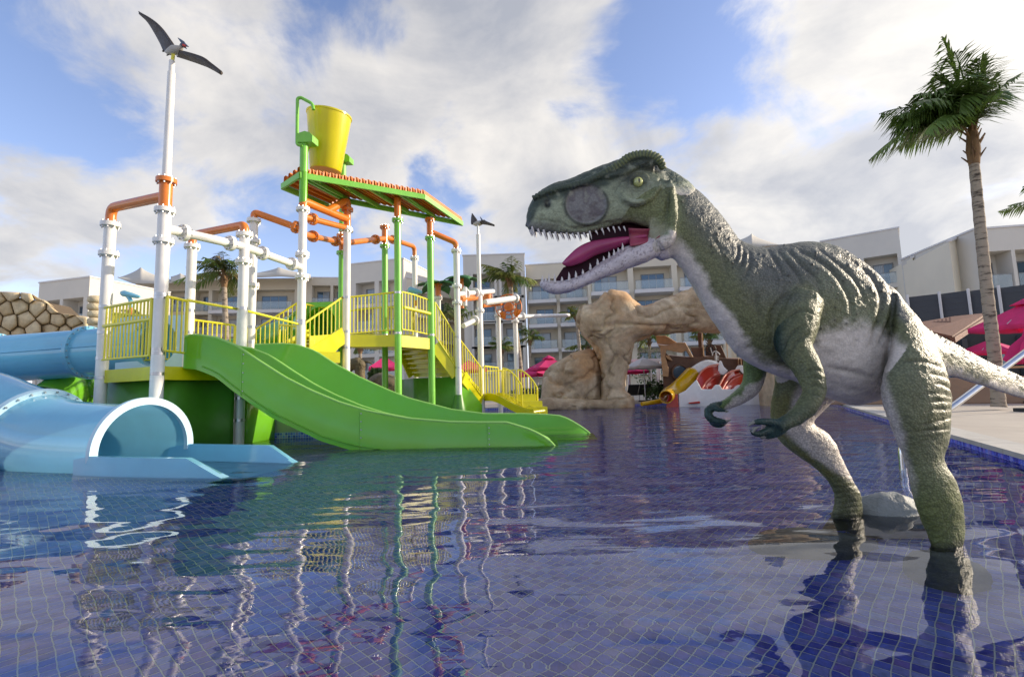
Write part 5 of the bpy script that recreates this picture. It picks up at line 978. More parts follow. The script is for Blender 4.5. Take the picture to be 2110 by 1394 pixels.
# ================================================================== parasols, cabana, loungers
def parasol(label, x, ytop, yedge, hw, D, mat, base_z=DZ, rot=.3, tiers=False, group='pink parasols', closed=False):
    c = P(x, yedge, D); z0 = c[2]; z1 = zt(x, ytop, D); t = thing('parasol', (c[0], c[1], base_z), label, 'parasol', group); r_ = hw*D/F; b = MB(); n = 8
    b.tube([(c[0], c[1], base_z), (c[0], c[1], z1+.08)], .03, 10); b.build('pole', M['wcanvas'], t, 60); b = MB(); b.box((c[0], c[1], base_z+.04), (.6, .6, .08)); b.build('base', M['leather'], t, 0)
    b = MB(); rows = []; prof_ = ((.02, z1), (.30, z1-(z1-z0)*.30), (.65, z1-(z1-z0)*.66), (1.0, z0), (1.0, z0-.14)) if not closed else ((.03, z1), (.25, z1-.4), (.7, z0+.3), (1.0, z0), (.8, z0-.1))
    for f, z in prof_:
        row = []
        for k in range(n*2):
            a = rot+math.pi*k/n; rr_ = r_*f*(1.0 if k % 2 == 0 else (.955 if not closed else .55)); sq = 1/max(abs(math.cos(a-rot)), abs(math.sin(a-rot))) if not closed else 1; rr2 = rr_*(.82*sq if not closed else 1); row.append((c[0]+rr2*math.cos(a), c[1]+rr2*math.sin(a), z-(0 if k % 2 == 0 or f < .1 else .03*f)))
        rows.append(row)
    b.grid(rows, 0, True, False); o = b.build('canopy', mat, t, 25); o.modifiers.new('s', 'SOLIDIFY').thickness = .012
    if tiers:
        b = MB(); rows = [[(c[0]+r_*f*(.82/max(abs(math.cos(math.pi*k/n)), abs(math.sin(math.pi*k/n))))*math.cos(rot+math.pi*k/n), c[1]+r_*f*(.82/max(abs(math.cos(math.pi*k/n)), abs(math.sin(math.pi*k/n))))*math.sin(rot+math.pi*k/n), z) for k in range(2*n)] for f, z in ((.02, z1+.12), (.32, z1-(z1-z0)*.16))]; b.grid(rows, 0, True); o = b.build('vent_cap', mat, t, 25); o.modifiers.new('s', 'SOLIDIFY').thickness = .012
    if not closed:
        b = MB()
        for k in range(8): a = rot+math.pi*k/4; b.tube([(c[0], c[1], z1-.1), (c[0]+r_*.8*math.cos(a), c[1]+r_*.8*math.sin(a), z0+.02)], .012, 5)
        b.build('ribs', M['wcanvas'], t, 60)
    return t
parasol('pink parasol seen under the yellow upper deck', 792, 734, 757, 38, 27, M['pink'])
parasol('tall pink parasol left of the rock mound', 1131, 736, 757, 42, 27, M['pink'], tiers=True); parasol('lower pink parasol half hidden behind the tall one by the rock mound', 1108, 752, 770, 40, 29, M['pink'], rot=.7)
parasol('pink parasol behind the stair rails', 966, 742, 762, 40, 30, M['pink']); parasol('pink parasol behind the rock arch pillar', 1290, 745, 765, 40, 28, M['pink'])
parasol('white parasol behind the rock arch pillar', 1326, 736, 754, 38, 26, M['wcanvas'], group=None)
parasol('big two tier pink parasol at the right edge', 2130, 618, 668, 88, 14, M['pink'], tiers=True, rot=.2); parasol('low pink parasol right of the tall palm trunk', 2040, 700, 722, 48, 21, M['pink'], rot=.5)
parasol('folded deep pink parasol at the right edge behind the steel handrail', 2128, 655, 738, 46, 11, M['pink'], closed=True)
cbn = thing('cabana', P(1330, 800, 29)*[1, 1, 0], 'white draped cabana behind the rock arch pillar', 'cabana'); cx_, cy_ = P(1330, 800, 29)[:2]
for dx in (-.9, .9):
    for dy in (0, 1.8): b = MB(); b.tube([(cx_+dx, cy_+dy, .12), (cx_+dx, cy_+dy, 2.4)], .04, 8); b.build('post', M['slab'], cbn, 60)
    b = MB(); b.grid([[(cx_+dx*.98+.04*math.sin(j*2.2), cy_+j*.09, z) for j in range(8)] for z in (.2, 1.2, 2.35)]); o = b.build('drape', M['wcanvas'], cbn, 60); o.modifiers.new('s', 'SOLIDIFY').thickness = .01
b = MB(); b.box((cx_, cy_+.9, 2.48), (2.1, 2.1, .16)); b.build('roof', M['wcanvas'], cbn, 0)
def lounger(label, x, y, D):
    c = G(x, 822, DZ); c = P(x, 822, D); c[2] = DZ; t = thing('sun_lounger', c, label, 'sun lounger', 'black sun loungers behind the arch'); b = MB(); b.box(c+[0, .9, .35], (.6, 1.2, .04)); b.build('seat', M['leather'], t, 0)
    b = MB(); b.bar(c+[0, .3, .37], c+[0, -.25, .92], .6, .035, up=(0, 1, 1)); b.build('backrest', M['leather'], t, 0); b = MB()
    for sx_ in (-.3, .3):
        b.bar(c+[sx_, -.1, .33], c+[sx_, 1.5, .33], .035, .035); 
    b.build('frame', M['slab'], t, 0)
    for sx_ in (-.3, .3):
        for sy_ in (-.05, 1.4): b = MB(); b.tube([c+[sx_, sy_, 0], c+[sx_, sy_, .33]], .018, 6); b.build('leg', M['slab'], t, 60)
lounger('black sun lounger nearest the arch pillar', 1306, 822, 27.2); lounger('middle black sun lounger behind the arch', 1329, 822, 27.2); lounger('black sun lounger nearest the ship', 1366, 822, 27.2)
# ================================================================== right-hand deck
pw = thing('planter_wall', P(2020, 820, 15)*[1, 1, 0], 'low terracotta coloured planter wall on the deck behind the tail', 'wall'); a, c = P(1640, 820, 17.5), P(2330, 820, 13.5); b = MB(); b.bar((*a[:2], .52), (*c[:2], .52), .35, .8); o = b.build('render', M['terrac'], pw, 0); bv = o.modifiers.new('b', 'BEVEL'); bv.width = .03; bv.segments = 3
rp2 = thing('rock_pier', P(1585, 820, 20)*[1, 1, 0], 'square tan pier between the dinosaur arm and leg', 'pier'); b = MB(); c = P(1622, 820, 20.3); b.box((c[0], c[1], 1.1), (1.9, 1, 2.7), .1); o = b.build('pier_body', mrk, rp2, 0); bv = o.modifiers.new('b', 'BEVEL'); bv.width = .08; bv.segments = 3
rest_ = thing('restaurant', P(2010, 740, 26)*[1, 1, 0], 'dark poolside restaurant with a brown slatted pergola roof', 'building')
A_, B_5 = P(1880, 700, 27), P(2200, 700, 24); b = MB(); b.bar((*A_[:2], 1.7), (*B_5[:2], 1.7), .4, 3.2); b.build('wall', M['dark'], rest_, 0)
for f in (.12, .3, .5, .68, .86):
    c = A_+(B_5-A_)*f; b = MB(); b.box((c[0], c[1]-.4, 1.5), (.28, .28, 2.9)); b.build('column', M['louvre'], rest_, 0)
    c2 = A_+(B_5-A_)*(f+.09); b = MB(); b.bar((c2[0]-.45, c2[1]-.23, 1.45), (c2[0]+.45, c2[1]-.28, 1.45), .05, 1.9); b.build('window', mglass, rest_, 0)
pg = [P(1900, 672, 22), P(1966, 657, 21), P(2032, 648, 24), P(2036, 657, 25.5), P(1962, 700, 20.5)]
b = MB(); b.prism([P(1893, 668, 23), P(1967, 655, 24.6), P(2034, 648, 25), P(1963, 697, 19.5), P(1905, 684, 20.5)], (0, 0, .10)); b.build('pergola_roof', M['wood'], rest_, 0)
for k in range(9): a, c = P(1893+k*8, 668-k*1.9, 22.9), P(1905+k*7, 683+k*1.6, 20.6); b = MB(); b.bar(a-[0, 0, .06], c-[0, 0, .06], .06, .10); b.build('rafter', M['wood'], rest_, 0)
b = MB(); b.bar(P(1963, 700, 19.5), P(2036, 653, 25), .16, .22); b.build('roof_edge', M['wood'], rest_, 0)
fnc = thing('picket_fence', P(2060, 770, 18)*[1, 1, 0], 'orange brown picket fence under the pink parasols', 'fence'); a, c = P(1995, 750, 20), P(2200, 750, 17)
b = MB(); b.bar((*a[:2], 1.25), (*c[:2], 1.25), .06, .08); b.bar((*a[:2], .5), (*c[:2], .5), .06, .08); b.build('rail', M['shipt'], fnc, 0)
pk = MB(); pk.box((0, 0, 0), (.07, .03, 1.1)); pk0 = pk.build('picket', M['shipt'], fnc, 0, loc=(*a[:2], .85))
for k in range(1, 30): o = pk0.copy(); COL.objects.link(o); q_ = a+(c-a)*k/30; o.location = tuple(np.array([q_[0], q_[1]-.05, .85])-org(fnc))
hr = thing('pool_handrail', P(1862, 960, 5.3)*[1, 1, 0], 'slanting stainless steel pool handrail behind the dinosaur leg', 'handrail'); b = MB()
b.tube(elbow([P(1860, 990, 5.2)-[0, 0, .5], P(1856, 912, 5.2), P(1962, 838, 5.3), P(2125, 716, 5.6), P(2230, 640, 5.8)], .12, 6), .033, 16); b.build('rail_tube', M['steel'], hr, 60)
# ================================================================== statue on the far lawn
ds = thing('horned_statue', P(735, 800, 19)*[1, 1, 0], 'small brown horned animal statue behind the green slides', 'animal statue'); b = MB()
ms_ = MAT('statue_olive_brown', (.17, .13, .075), .75, var=.35, vs=3, bump=.02, bs=12, dirt=(.08, .09, .05))
for pts in ([(712, 758, 19, 9), (722, 752, 19, 12), (738, 748, 19, 13), (744, 758, 19, 12)], [(742, 752, 19, 12), (742, 775, 19, 10), (748, 800, 19.1, 13), (760, 825, 19.2, 18)], [(708, 768, 19, 4), (712, 760, 19, 7), (724, 763, 19, 8)]): q_ = cr(pts, 4); b.tube([P(x, y, D) for x, y, D, r_ in q_], [r_*D/F for *_, D, r_ in q_], 14)
fuse('body', b, .03, .03, 3, ms_, ds, 3); b = MB(); q_ = cr([(742, 748, 19, 3), (750, 745, 19, 2.5), (760, 746, 19, 2), (768, 750, 19, 1)], 4); b.tube([P(x, y, D) for x, y, D, r_ in q_], [r_*D/F for *_, D, r_ in q_], 8); b.build('horn', ms_, ds, 60)
hm_ = thing('sculpture_mound', P(800, 820, 20)*[1, 1, 0], 'humped olive sculpture mound behind the green pole', 'rock mound'); b = MB(); loftS(b, [(752, 790, 752, 842, 20, .4), (768, 772, 768, 845, 20, 1), (790, 768, 790, 845, 20, 1.3), (815, 776, 815, 845, 20, 1.3), (840, 790, 840, 845, 20, 1.1), (858, 815, 858, 845, 20, .5)]); fuse('rock', b, .08, .10, 1.2, ms_, hm_, 6)
# far treeline so the horizon is never bare
# ================================================================== the dinosaur
def HX(x, y): return (1060+x/3.982, 290+y/3.982)        # coordinates read off three enlargements of the photograph
def BX(x, y): return (1360+x/2.813, 460+y/2.813)
def LX(x, y): return (1400+x/5.275, 800+y/5.275)
dino = thing('dinosaur_statue', P(1790, 1000, 3.2)*[1, 1, 0], 'large green and grey dinosaur statue with open jaws wading in the pool', 'dinosaur statue')
_cl = []                                                 # (point, radius, part id) samples of every limb
def loftTB(mb, st, comp, n=28, m=5, e=2.0, topflat=0):
    st = np.array([[*a, *b, c, d] for a, b, c, d in st], float); q = cr(st, m); rows = []
    for (ax, ay, bx, by, D, w) in q:
        T, B = P(ax, ay, D), P(bx, by, D); c = (T+B)/2; u = (T-B)/2
        l = ray((ax+bx)/2, (ay+by)/2); l = l/np.linalg.norm(l)*w
        row = []
        for k in range(n):
            f = 2*math.pi*k/n; cs, sn = math.cos(f), math.sin(f)
            cs = math.copysign(abs(cs)**(2/e), cs); sn = math.copysign(abs(sn)**(2/e), sn)
            row.append(c+l*cs+u*sn)
        rows.append(row); _cl.append((c, (np.linalg.norm(u)+w)/2, comp, np.linalg.norm(u)))
    mb.grid(rows, 0, True, True)
def limb(mb, pts, comp, n=16, m=5):                      # (px, py, D, radius in photograph pixels)
    q = cr(pts, m); c = [P(a, b, d) for a, b, d, r_ in q]; rr = [max(.003, r_*d/F) for a, b, d, r_ in q]
    mb.tube(c, rr, n)
    for p, r_ in zip(c, rr): _cl.append((p, r_, comp, r_))
db = MB()
BODY = [((1350, 335), (1335, 505), 3.05, .12), ((1385, 352), (1358, 535), 3.05, .135), ((1425, 380), (1385, 532), 3.05, .14), ((1465, 417), (1403, 553), 3.06, .15),
        ((1502, 462), (1425, 588), 3.08, .17), ((1530, 496), (1450, 632), 3.1, .20), ((1575, 509), (1482, 682), 3.12, .24), ((1615, 504), (1520, 732), 3.15, .27),
        ((1655, 498), (1575, 764), 3.17, .29), ((1695, 500), (1640, 786), 3.18, .30), ((1735, 511), (1700, 816), 3.19, .31), ((1775, 533), (1755, 834), 3.2, .31),
        ((1815, 564), (1800, 828), 3.2, .29), ((1850, 602), (1850, 812), 3.22, .25), ((1880, 643), (1900, 795), 3.25, .20), ((1914, 679), (1950, 776), 3.3, .15),
        ((1964, 706), (2000, 787), 3.35, .12), ((2017, 735), (2050, 803), 3.4, .10), ((2071, 760), (2095, 817), 3.48, .085), ((2120, 783), (2140, 829), 3.55, .07),
        ((2200, 815), (2215, 846), 3.7, .05), ((2330, 850), (2335, 863), 3.9, .02)]
loftTB(db, BODY, 0, 40, 5, 2.15)
NLEG = [((1846, 600), (1880, 640), 3.1, .05), ((1840, 645), (1893, 655), 3.02, .11), ((1838, 690), (1917, 691), 2.97, .14), ((1828, 740), (1941, 738), 2.93, .17), ((1816, 790), (1957, 785), 2.9, .18),
        ((1818, 828), (1961, 828), 2.89, .17), ((1832, 869), (1959, 870), 2.88, .15), ((1850, 915), (1956, 912), 2.88, .13), ((1866, 955), (1947, 948), 2.88, .115),
        ((1876, 1000), (1972, 992), 2.88, .115), ((1889, 1050), (1986, 1046), 2.89, .12), ((1910, 1098), (1988, 1095), 2.9, .105), ((1919, 1130), (1986, 1130), 2.9, .10),
        ((1913, 1180), (1992, 1180), 2.9, .10), ((1908, 1240), (2000, 1240), 2.88, .12), ((1918, 1300), (1985, 1300), 2.85, .10)]
loftTB(db, NLEG, 3, 32, 5, 2.1)
FLEG = [((1625, 700), (1770, 720), 3.38, .13), ((1600, 745), (1765, 770), 3.42, .16), ((1596, 790), (1742, 805), 3.46, .16), ((1590, 820), (1712, 832), 3.48, .15),
        ((1587, 855), (1690, 854), 3.5, .13), ((1595, 888), (1678, 873), 3.5, .12), ((1612, 914), (1704, 890), 3.5, .11), ((1642, 938), (1724, 916), 3.5, .10),
        ((1673, 959), (1736, 945), 3.5, .088), ((1700, 984), (1748, 970), 3.5, .075), ((1714, 1006), (1762, 996), 3.51, .075), ((1719, 1030), (1775, 1022), 3.52, .08),
        ((1714, 1062), (1778, 1054), 3.53, .09), ((1708, 1090), (1778, 1086), 3.54, .10), ((1700, 1150), (1775, 1140), 3.5, .12)]
loftTB(db, FLEG, 4, 28, 5, 2.1)
limb(db, [(1650, 620, 3.0, 42), (1640, 665, 2.93, 42), (1637, 712, 2.88, 34), (1655, 745, 2.84, 29), (1672, 778, 2.8, 25), (1677, 806, 2.77, 21), (1663, 836, 2.74, 20), (1638, 860, 2.72, 17), (1616, 872, 2.7, 14), (1600, 880, 2.69, 13)], 5)
limb(db, [(1612, 874, 2.70, 11), (1592, 870, 2.68, 8.5), (1570, 868, 2.66, 7.5), (1553, 870, 2.655, 5.5), (1547, 873, 2.65, 3)], 7, 12)
limb(db, [(1612, 880, 2.71, 13), (1597, 889, 2.71, 12), (1583, 896, 2.71, 9), (1574, 900, 2.7, 5)], 7, 12)
limb(db, [(1600, 884, 2.7, 10), (1582, 886, 2.69, 8), (1565, 893, 2.67, 6.5), (1553, 892, 2.66, 5.5), (1547, 885, 2.65, 4)], 7, 12)
limb(db, [(1560, 715, 3.35, 26), (1556, 745, 3.4, 23), (1554, 775, 3.42, 21), (1545, 800, 3.42, 18.5), (1520, 820, 3.4, 15), (1496, 833, 3.38, 11), (1482, 838, 3.37, 9)], 6)
limb(db, [(1492, 834, 3.38, 9), (1474, 836, 3.36, 8), (1478, 842, 3.32, 6.5), (1488, 845, 3.3, 4.5), (1497, 847, 3.29, 2)], 8, 12)
limb(db, [(1488, 835, 3.38, 9), (1469, 838, 3.37, 8.5), (1459, 848, 3.36, 8.5), (1464, 861, 3.34, 8.5), (1478, 867, 3.32, 7.5), (1492, 868, 3.3, 5.5), (1501, 868, 3.29, 2.5)], 8, 12)
limb(db, [(1466, 858, 3.37, 7), (1470, 871, 3.36, 7), (1482, 876, 3.35, 6), (1494, 873, 3.34, 3.5)], 8, 12)
HEAD = [((1086, 446), (1086, 465), 3.05, .02), ((1091, 424), (1091, 473), 3.05, .05), ((1108, 398), (1106, 476), 3.05, .075), ((1138, 379), (1133, 477), 3.05, .09),
        ((1170, 370), (1165, 480), 3.05, .10), ((1200, 358), (1198, 480), 3.05, .108), ((1235, 343), (1228, 472), 3.05, .118), ((1270, 331), (1262, 462), 3.05, .132),
        ((1300, 326), (1300, 459), 3.05, .148), ((1335, 328), (1330, 467), 3.05, .155), ((1362, 342), (1360, 468), 3.05, .145), ((1385, 362), (1385, 480), 3.05, .12)]
loftTB(db, HEAD, 1, 32, 5, 2.5)
JAW = [((1113, 583), (1114, 588), 3.05, .015), ((1119, 578), (1121, 596), 3.05, .045), ((1140, 581), (1142, 604), 3.05, .065), ((1170, 579), (1172, 600), 3.05, .078), ((1203, 566), (1207, 587), 3.05, .088),
       ((1236, 545), (1243, 572), 3.05, .097), ((1262, 529), (1272, 561), 3.05, .105), ((1288, 510), (1303, 549), 3.05, .112), ((1318, 500), (1335, 537), 3.05, .118), ((1345, 490), (1365, 520), 3.05, .12), ((1362, 474), (1388, 496), 3.05, .12)]
loftTB(db, JAW, 2, 28, 5, 2.6)
for sd_ in (-.115, .115):
    limb(db, [(1360, 505, 3.05+sd_, 13), (1377, 492, 3.05+sd_, 14), (1385, 465, 3.05+sd_, 12), (1386, 435, 3.05+sd_, 11), (1381, 400, 3.05+sd_, 11), (1374, 372, 3.05+sd_, 9)], 1)
    d0 = 3.05+sd_*1.0
    limb(db, [(1098, 408, 3.05+sd_*.55, 5), (1125, 396, 3.05+sd_*.7, 6), (1160, 386, 3.05+sd_*.8, 6.5), (1200, 376, 3.05+sd_*.88, 7), (1236, 361, 3.05+sd_*.98, 7.5), (1270, 343, 3.05+sd_*1.1, 9),
              (1296, 327, 3.05+sd_*1.2, 11), (1322, 321, 3.05+sd_*1.25, 12.5), (1346, 324, 3.05+sd_*1.27, 11.5), (1361, 334, 3.05+sd_*1.25, 9), (1368, 350, 3.05+sd_*1.18, 6)], 9, 14)
    limb(db, [(1236, 366, 3.05+sd_*.9, 6), (1270, 360, 3.05+sd_*1.05, 6), (1298, 350, 3.05+sd_*1.12, 6), (1325, 336, 3.05+sd_*1.2, 7), (1350, 334, 3.05+sd_*1.2, 7)], 9, 12)
    limb(db, [(1262, 352, 3.05+sd_*.85, 12), (1300, 343, 3.05+sd_*.95, 14), (1345, 340, 3.05+sd_*.95, 14)], 9, 12)
    limb(db, [(1278, 398, 3.05+sd_*1.12, 5), (1290, 412, 3.05+sd_*1.2, 6.5), (1311, 419, 3.05+sd_*1.25, 7), (1332, 413, 3.05+sd_*1.25, 6.5), (1348, 397, 3.05+sd_*1.2, 6), (1360, 375, 3.05+sd_*1.15, 5)], 1, 12)
# one skin: fuse, relax
raw = db.build('raw', M['white'], None, smooth=0)
md = raw.modifiers.new('r', 'REMESH'); md.mode = 'VOXEL'; md.voxel_size = .0068; md.adaptivity = 0
dg = bpy.context.evaluated_depsgraph_get(); dg.update(); me = bpy.data.meshes.new_from_object(raw.evaluated_get(dg))
bpy.data.objects.remove(raw)
nv = len(me.vertices); V = np.empty(nv*3); me.vertices.foreach_get('co', V); V = V.reshape(-1, 3)
E = np.empty(len(me.edges)*2, np.int64); me.edges.foreach_get('vertices', E); E = E.reshape(-1, 2)
deg = np.bincount(E.ravel(), minlength=nv).astype(float)
def relax(X, k, lam=.5):
    for _ in range(k):
        A = np.stack([np.bincount(E[:, 0], X[E[:, 1], j], nv)+np.bincount(E[:, 1], X[E[:, 0], j], nv) for j in range(X.shape[1])], 1)/deg[:, None]
        X = X+lam*(A-X)
    return X
V = relax(V, 5)
# part id of every vertex
cp = np.array([c[0] for c in _cl]); cw = np.array([c[1] for c in _cl]); ci = np.array([c[2] for c in _cl])
comp = np.zeros(nv, int); bt = np.full(nv, -9.0)
for j in range(0, nv, 20000):
    dd = np.linalg.norm(V[j:j+20000, None, :]-cp[None], axis=2)/cw[None]; k = dd.argmin(1); comp[j:j+20000] = ci[k]
px, py = proj(V)
PX = np.stack([px, py], 1)
def pdist(line, sel=None):                                # distance (px) to a polyline, and position along it 0..1
    L = np.array(line, float); best = np.full(nv, 1e9); along = np.zeros(nv); sgn = np.zeros(nv); tot = np.linalg.norm(np.diff(L, axis=0), axis=1).sum(); s0 = 0
    for a, b in zip(L[:-1], L[1:]):
        ab = b-a; l2 = ab@ab; t = np.clip(((PX-a)@ab)/l2, 0, 1); q = a+t[:, None]*ab; d = np.linalg.norm(PX-q, axis=1); m_ = d < best
        best[m_] = d[m_]; along[m_] = (s0+t[m_]*math.sqrt(l2))/tot
        sgn[m_] = np.sign(ab[0]*(PX[m_, 1]-a[1])-ab[1]*(PX[m_, 0]-a[0])); s0 += math.sqrt(l2)
    return best, along, sgn
disp = np.zeros(nv); groove = np.zeros(nv)
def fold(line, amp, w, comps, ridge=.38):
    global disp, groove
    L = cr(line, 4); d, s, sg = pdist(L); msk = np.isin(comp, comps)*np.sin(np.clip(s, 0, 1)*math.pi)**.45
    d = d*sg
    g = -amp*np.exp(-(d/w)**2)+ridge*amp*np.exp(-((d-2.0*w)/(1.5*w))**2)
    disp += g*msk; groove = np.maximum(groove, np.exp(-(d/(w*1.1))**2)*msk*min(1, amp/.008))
B_ = lambda *a: [BX(*q) for q in a]
H_ = lambda *a: [HX(*q) for q in a]
for ln, am, w in [
    (B_((780, 150), (870, 185), (960, 240), (1030, 310), (1080, 390), (1110, 470), (1112, 550)), .015, 5.5),
    (B_((900, 130), (990, 205), (1070, 265), (1130, 330), (1175, 410), (1190, 470)), .009, 4),
    (B_((960, 140), (1090, 205), (1180, 260), (1250, 340), (1290, 440), (1275, 540), (1245, 620), (1232, 712)), .018, 6),
    (B_((1040, 140), (1150, 190), (1240, 250), (1320, 340), (1350, 440), (1340, 540), (1300, 630), (1268, 715)), .013, 4.5),
    (B_((1120, 170), (1220, 235), (1310, 320), (1365, 420), (1370, 520)), .009, 4),
    (B_((620, 150), (670, 215), (705, 275), (715, 335)), .007, 4), (B_((680, 150), (745, 230), (800, 300), (820, 360)), .009, 4),
    (B_((740, 150), (830, 245), (900, 310), (945, 385)), .012, 4.5), (B_((840, 300), (890, 340), (930, 400), (935, 450)), .007, 4),
    (B_((400, 20), (440, 95), (452, 175), (425, 250)), .008, 4), (B_((445, 70), (482, 140), (482, 215), (450, 275)), .009, 4), (B_((490, 120), (520, 180), (515, 260), (480, 330)), .006, 4),
    (B_((300, 60), (350, 150), (380, 240), (400, 330)), .005, 4), (B_((690, 690), (730, 570), (815, 500), (885, 545), (900, 640)), .012, 5),
    (B_((640, 620), (650, 520), (700, 440), (780, 400)), .008, 6), (B_((1362, 500), (1352, 600), (1337, 700), (1305, 830), (1280, 940)), .004, 6),
    (B_((600, 560), (560, 480), (560, 400)), .006, 6), (B_((950, 830), (1080, 850), (1250, 890)), .007, 5), (B_((940, 900), (1080, 950), (1230, 990)), .004, 6), (B_((640, 790), (800, 850), (930, 880)), .006, 6)]:
    fold(ln, am, w, (0,))
for ln, am, w in [
    (B_((1380, 805), (1470, 795), (1560, 808), (1650, 842)), .008, 3.5), (B_((1560, 870), (1620, 880), (1680, 905)), .007, 3), (B_((1580, 930), (1640, 935), (1695, 965)), .007, 3),
    (B_((1520, 1170), (1600, 1150), (1690, 1125)), .006, 3), (B_((1560, 1040), (1620, 1030), (1690, 1035)), .005, 3), (B_((1560, 1085), (1620, 1078), (1690, 1080)), .005, 3),
    (B_((1530, 990), (1600, 985), (1690, 1000)), .005, 3), (B_((1480, 1210), (1560, 1200), (1680, 1190)), .006, 3)]:
    fold(ln, am, w, (3,))
for ln in [B_((840, 860), (900, 845), (950, 872)), B_((850, 900), (905, 893), (950, 915)), B_((855, 945), (905, 935), (945, 962)), B_((700, 760), (760, 640), (850, 590)), B_((740, 800), (790, 690), (870, 640)), B_((880, 985), (930, 1000))]:
    fold(ln, .007, 3, (5,))
for k in range(9): fold([(1700+k*2, 985+k*11), (1740, 980+k*11), (1790, 975+k*11)], .0018, 2.5, (4,))
hd = np.isin(comp, (1, 9, 2, 0))
def bump(cx, cy_, rx, ry, amp, comps, p=2):
    global disp
    q = ((px-cx)/rx)**2+((py-cy_)/ry)**2; disp += amp*np.exp(-q**(p/2))*np.isin(comp, comps)
# round window in the cheek: a sunk disc with a stitched rim
fc = (1208, 421); rq = np.hypot((px-fc[0])/43, (py-fc[1])/40)
mh = np.isin(comp, (1, 9)); disp += mh*(-.008*(1-sstep(.86, .98, rq))+.005*np.exp(-((rq-1.04)/.06)**2)*(1+.6*np.sin(40*np.arctan2(py-fc[1], px-fc[0]))))
disp += mh*(1-sstep(.8, .95, rq))*(fbm(V, 60, 5)-.5)*.010
ec = (1316, 373); eq = np.hypot(px-ec[0], py-ec[1]); disp += mh*(-.017*np.exp(-(eq/16)**2)+.008*np.exp(-((eq-19)/3.2)**2))
bump(1128, 419, 6, 7.5, -.016, (1, 9)); bump(1300, 436, 26, 12, .004, (1,))
fold(H_((1120, 585), (1128, 500), (1190, 395), (1222, 440), (1220, 540), (1160, 610), (1120, 585)), -.006, 3, (1, 0), 0)
fold(H_((1240, 290), (1268, 400), (1245, 600), (1212, 690)), .008, 4, (1, 0)); fold(H_((820, 430), (860, 360), (950, 280), (1100, 180)), .006, 3, (1, 9))
fold(H_((1200, 300), (1150, 420), (1080, 500), (1000, 530), (900, 500)), .009, 3.2, (1,)); fold(H_((330, 640), (500, 720), (760, 670), (940, 640), (1100, 690), (1200, 670)), .006, 3, (1,))
fold(H_((160, 640), (250, 650), (420, 690)), .005, 2.5, (1,))
# scalloped rims: crest and lip
d1, s1, _ = pdist(cr(H_((150, 470), (300, 420), (500, 370), (700, 280), (860, 180), (960, 110), (1060, 90), (1150, 110), (1225, 190), (1240, 270)), 5))
disp += np.where(comp == 9, 1, .4*mh)*np.exp(-(d1/9)**2)*.0045*np.sin(s1*2*math.pi*44)
d2, s2, _ = pdist(cr(H_((100, 690), (250, 730), (450, 745), (620, 735), (800, 675), (940, 665), (1060, 705), (1190, 690)), 5))
disp += (comp == 1)*np.exp(-(d2/6)**2)*(.006+.0035*np.sin(s2*2*math.pi*46))
d3, s3, _ = pdist(cr(H_((230, 1150), (430, 1145), (560, 1095), (700, 1010), (900, 890), (1150, 800)), 5)); disp += (comp == 2)*np.exp(-(d3/4)**2)*.004
# spine ridge and studs
sp = [BX(*q) for q in ((640, 130), (740, 105), (820, 92), (930, 95), (1050, 132), (1150, 183), (1250, 258), (1350, 348), (1430, 448), (1560, 608), (1700, 688), (1850, 768), (2000, 838), (2110, 898))]
d4, s4, _ = pdist(sp); disp += (comp == 0)*np.exp(-(d4/3)**2)*.003*(1+np.sin(s4*2*math.pi*120))
STUD = [BX(*q) for q in ((1160, 240), (1085, 245), (1215, 380), (1240, 410), (1290, 390), (1340, 385), (1380, 375), (1310, 297), (1325, 412), (1350, 590), (1310, 570), (1260, 560), (1080, 580), (985, 280), (905, 210), (1010, 560), (930, 610), (880, 240), (1000, 175), (1095, 180), (1180, 215),
        (1570, 625), (1630, 665), (1600, 640), (1660, 690), (1690, 700), (1730, 720), (1760, 745), (1800, 760), (1840, 790), (1900, 815), (1960, 840), (2020, 865), (2070, 890), (400, 90), (440, 150), (350, 30), (470, 130), (300, 130), (420, 230), (330, 60))]
stud = np.zeros(nv)
for sx, sy in STUD: g = np.exp(-(np.hypot(px-sx, py-sy)/2.6)**2); stud = np.maximum(stud, g)
r2 = np.random.default_rng(3)
for _ in range(70):
    t = r2.random()*len(BODY[2:17]); k = int(t); A = BODY[2+min(k, 14)]; q = r2.random()*.42; sx = A[0][0]*(1-q)+A[1][0]*q+r2.normal()*12; sy = A[0][1]*(1-q)+A[1][1]*q+r2.normal()*6
    stud = np.maximum(stud, .8*np.exp(-(np.hypot(px-sx, py-sy)/(1.4+r2.random()))**2))
body_m = (comp == 0); disp += body_m*stud*.007
disp += (fbm(V, 14, 2)-.5)*.010*(~np.isin(comp, (7, 8)))+(fbm(V, 45, 9, 3)-.5)*.006
rg_ = np.abs(fbm(V*[1, 1, 1.3], 16, 61, 3)-.5); wr_ = (1-sstep(0, .035, rg_))*np.isin(comp, (1,))*(rq > 1.1); disp -= wr_*.0035
# hand rings
hm = np.isin(comp, (7, 8)); disp += hm*.0012*np.sin(px*1.1)
me.vertices.foreach_set('co', V.ravel()); me.update()
Nn = np.empty(nv*3); me.vertex_normals.foreach_get('vector', Nn); Nn = Nn.reshape(-1, 3)
flipn = 1.0 if np.mean(np.einsum('ij,ij->i', Nn, V-np.array([np.interp(0, [0], [0])]*3))) else 1.0
disp += (comp == 2)*.005+(comp == 1)*.003
V2 = V+Nn*disp[:, None]
V2 = relax(V2, 1, .25)
me.vertices.foreach_set('co', (V2-org(dino)).ravel())
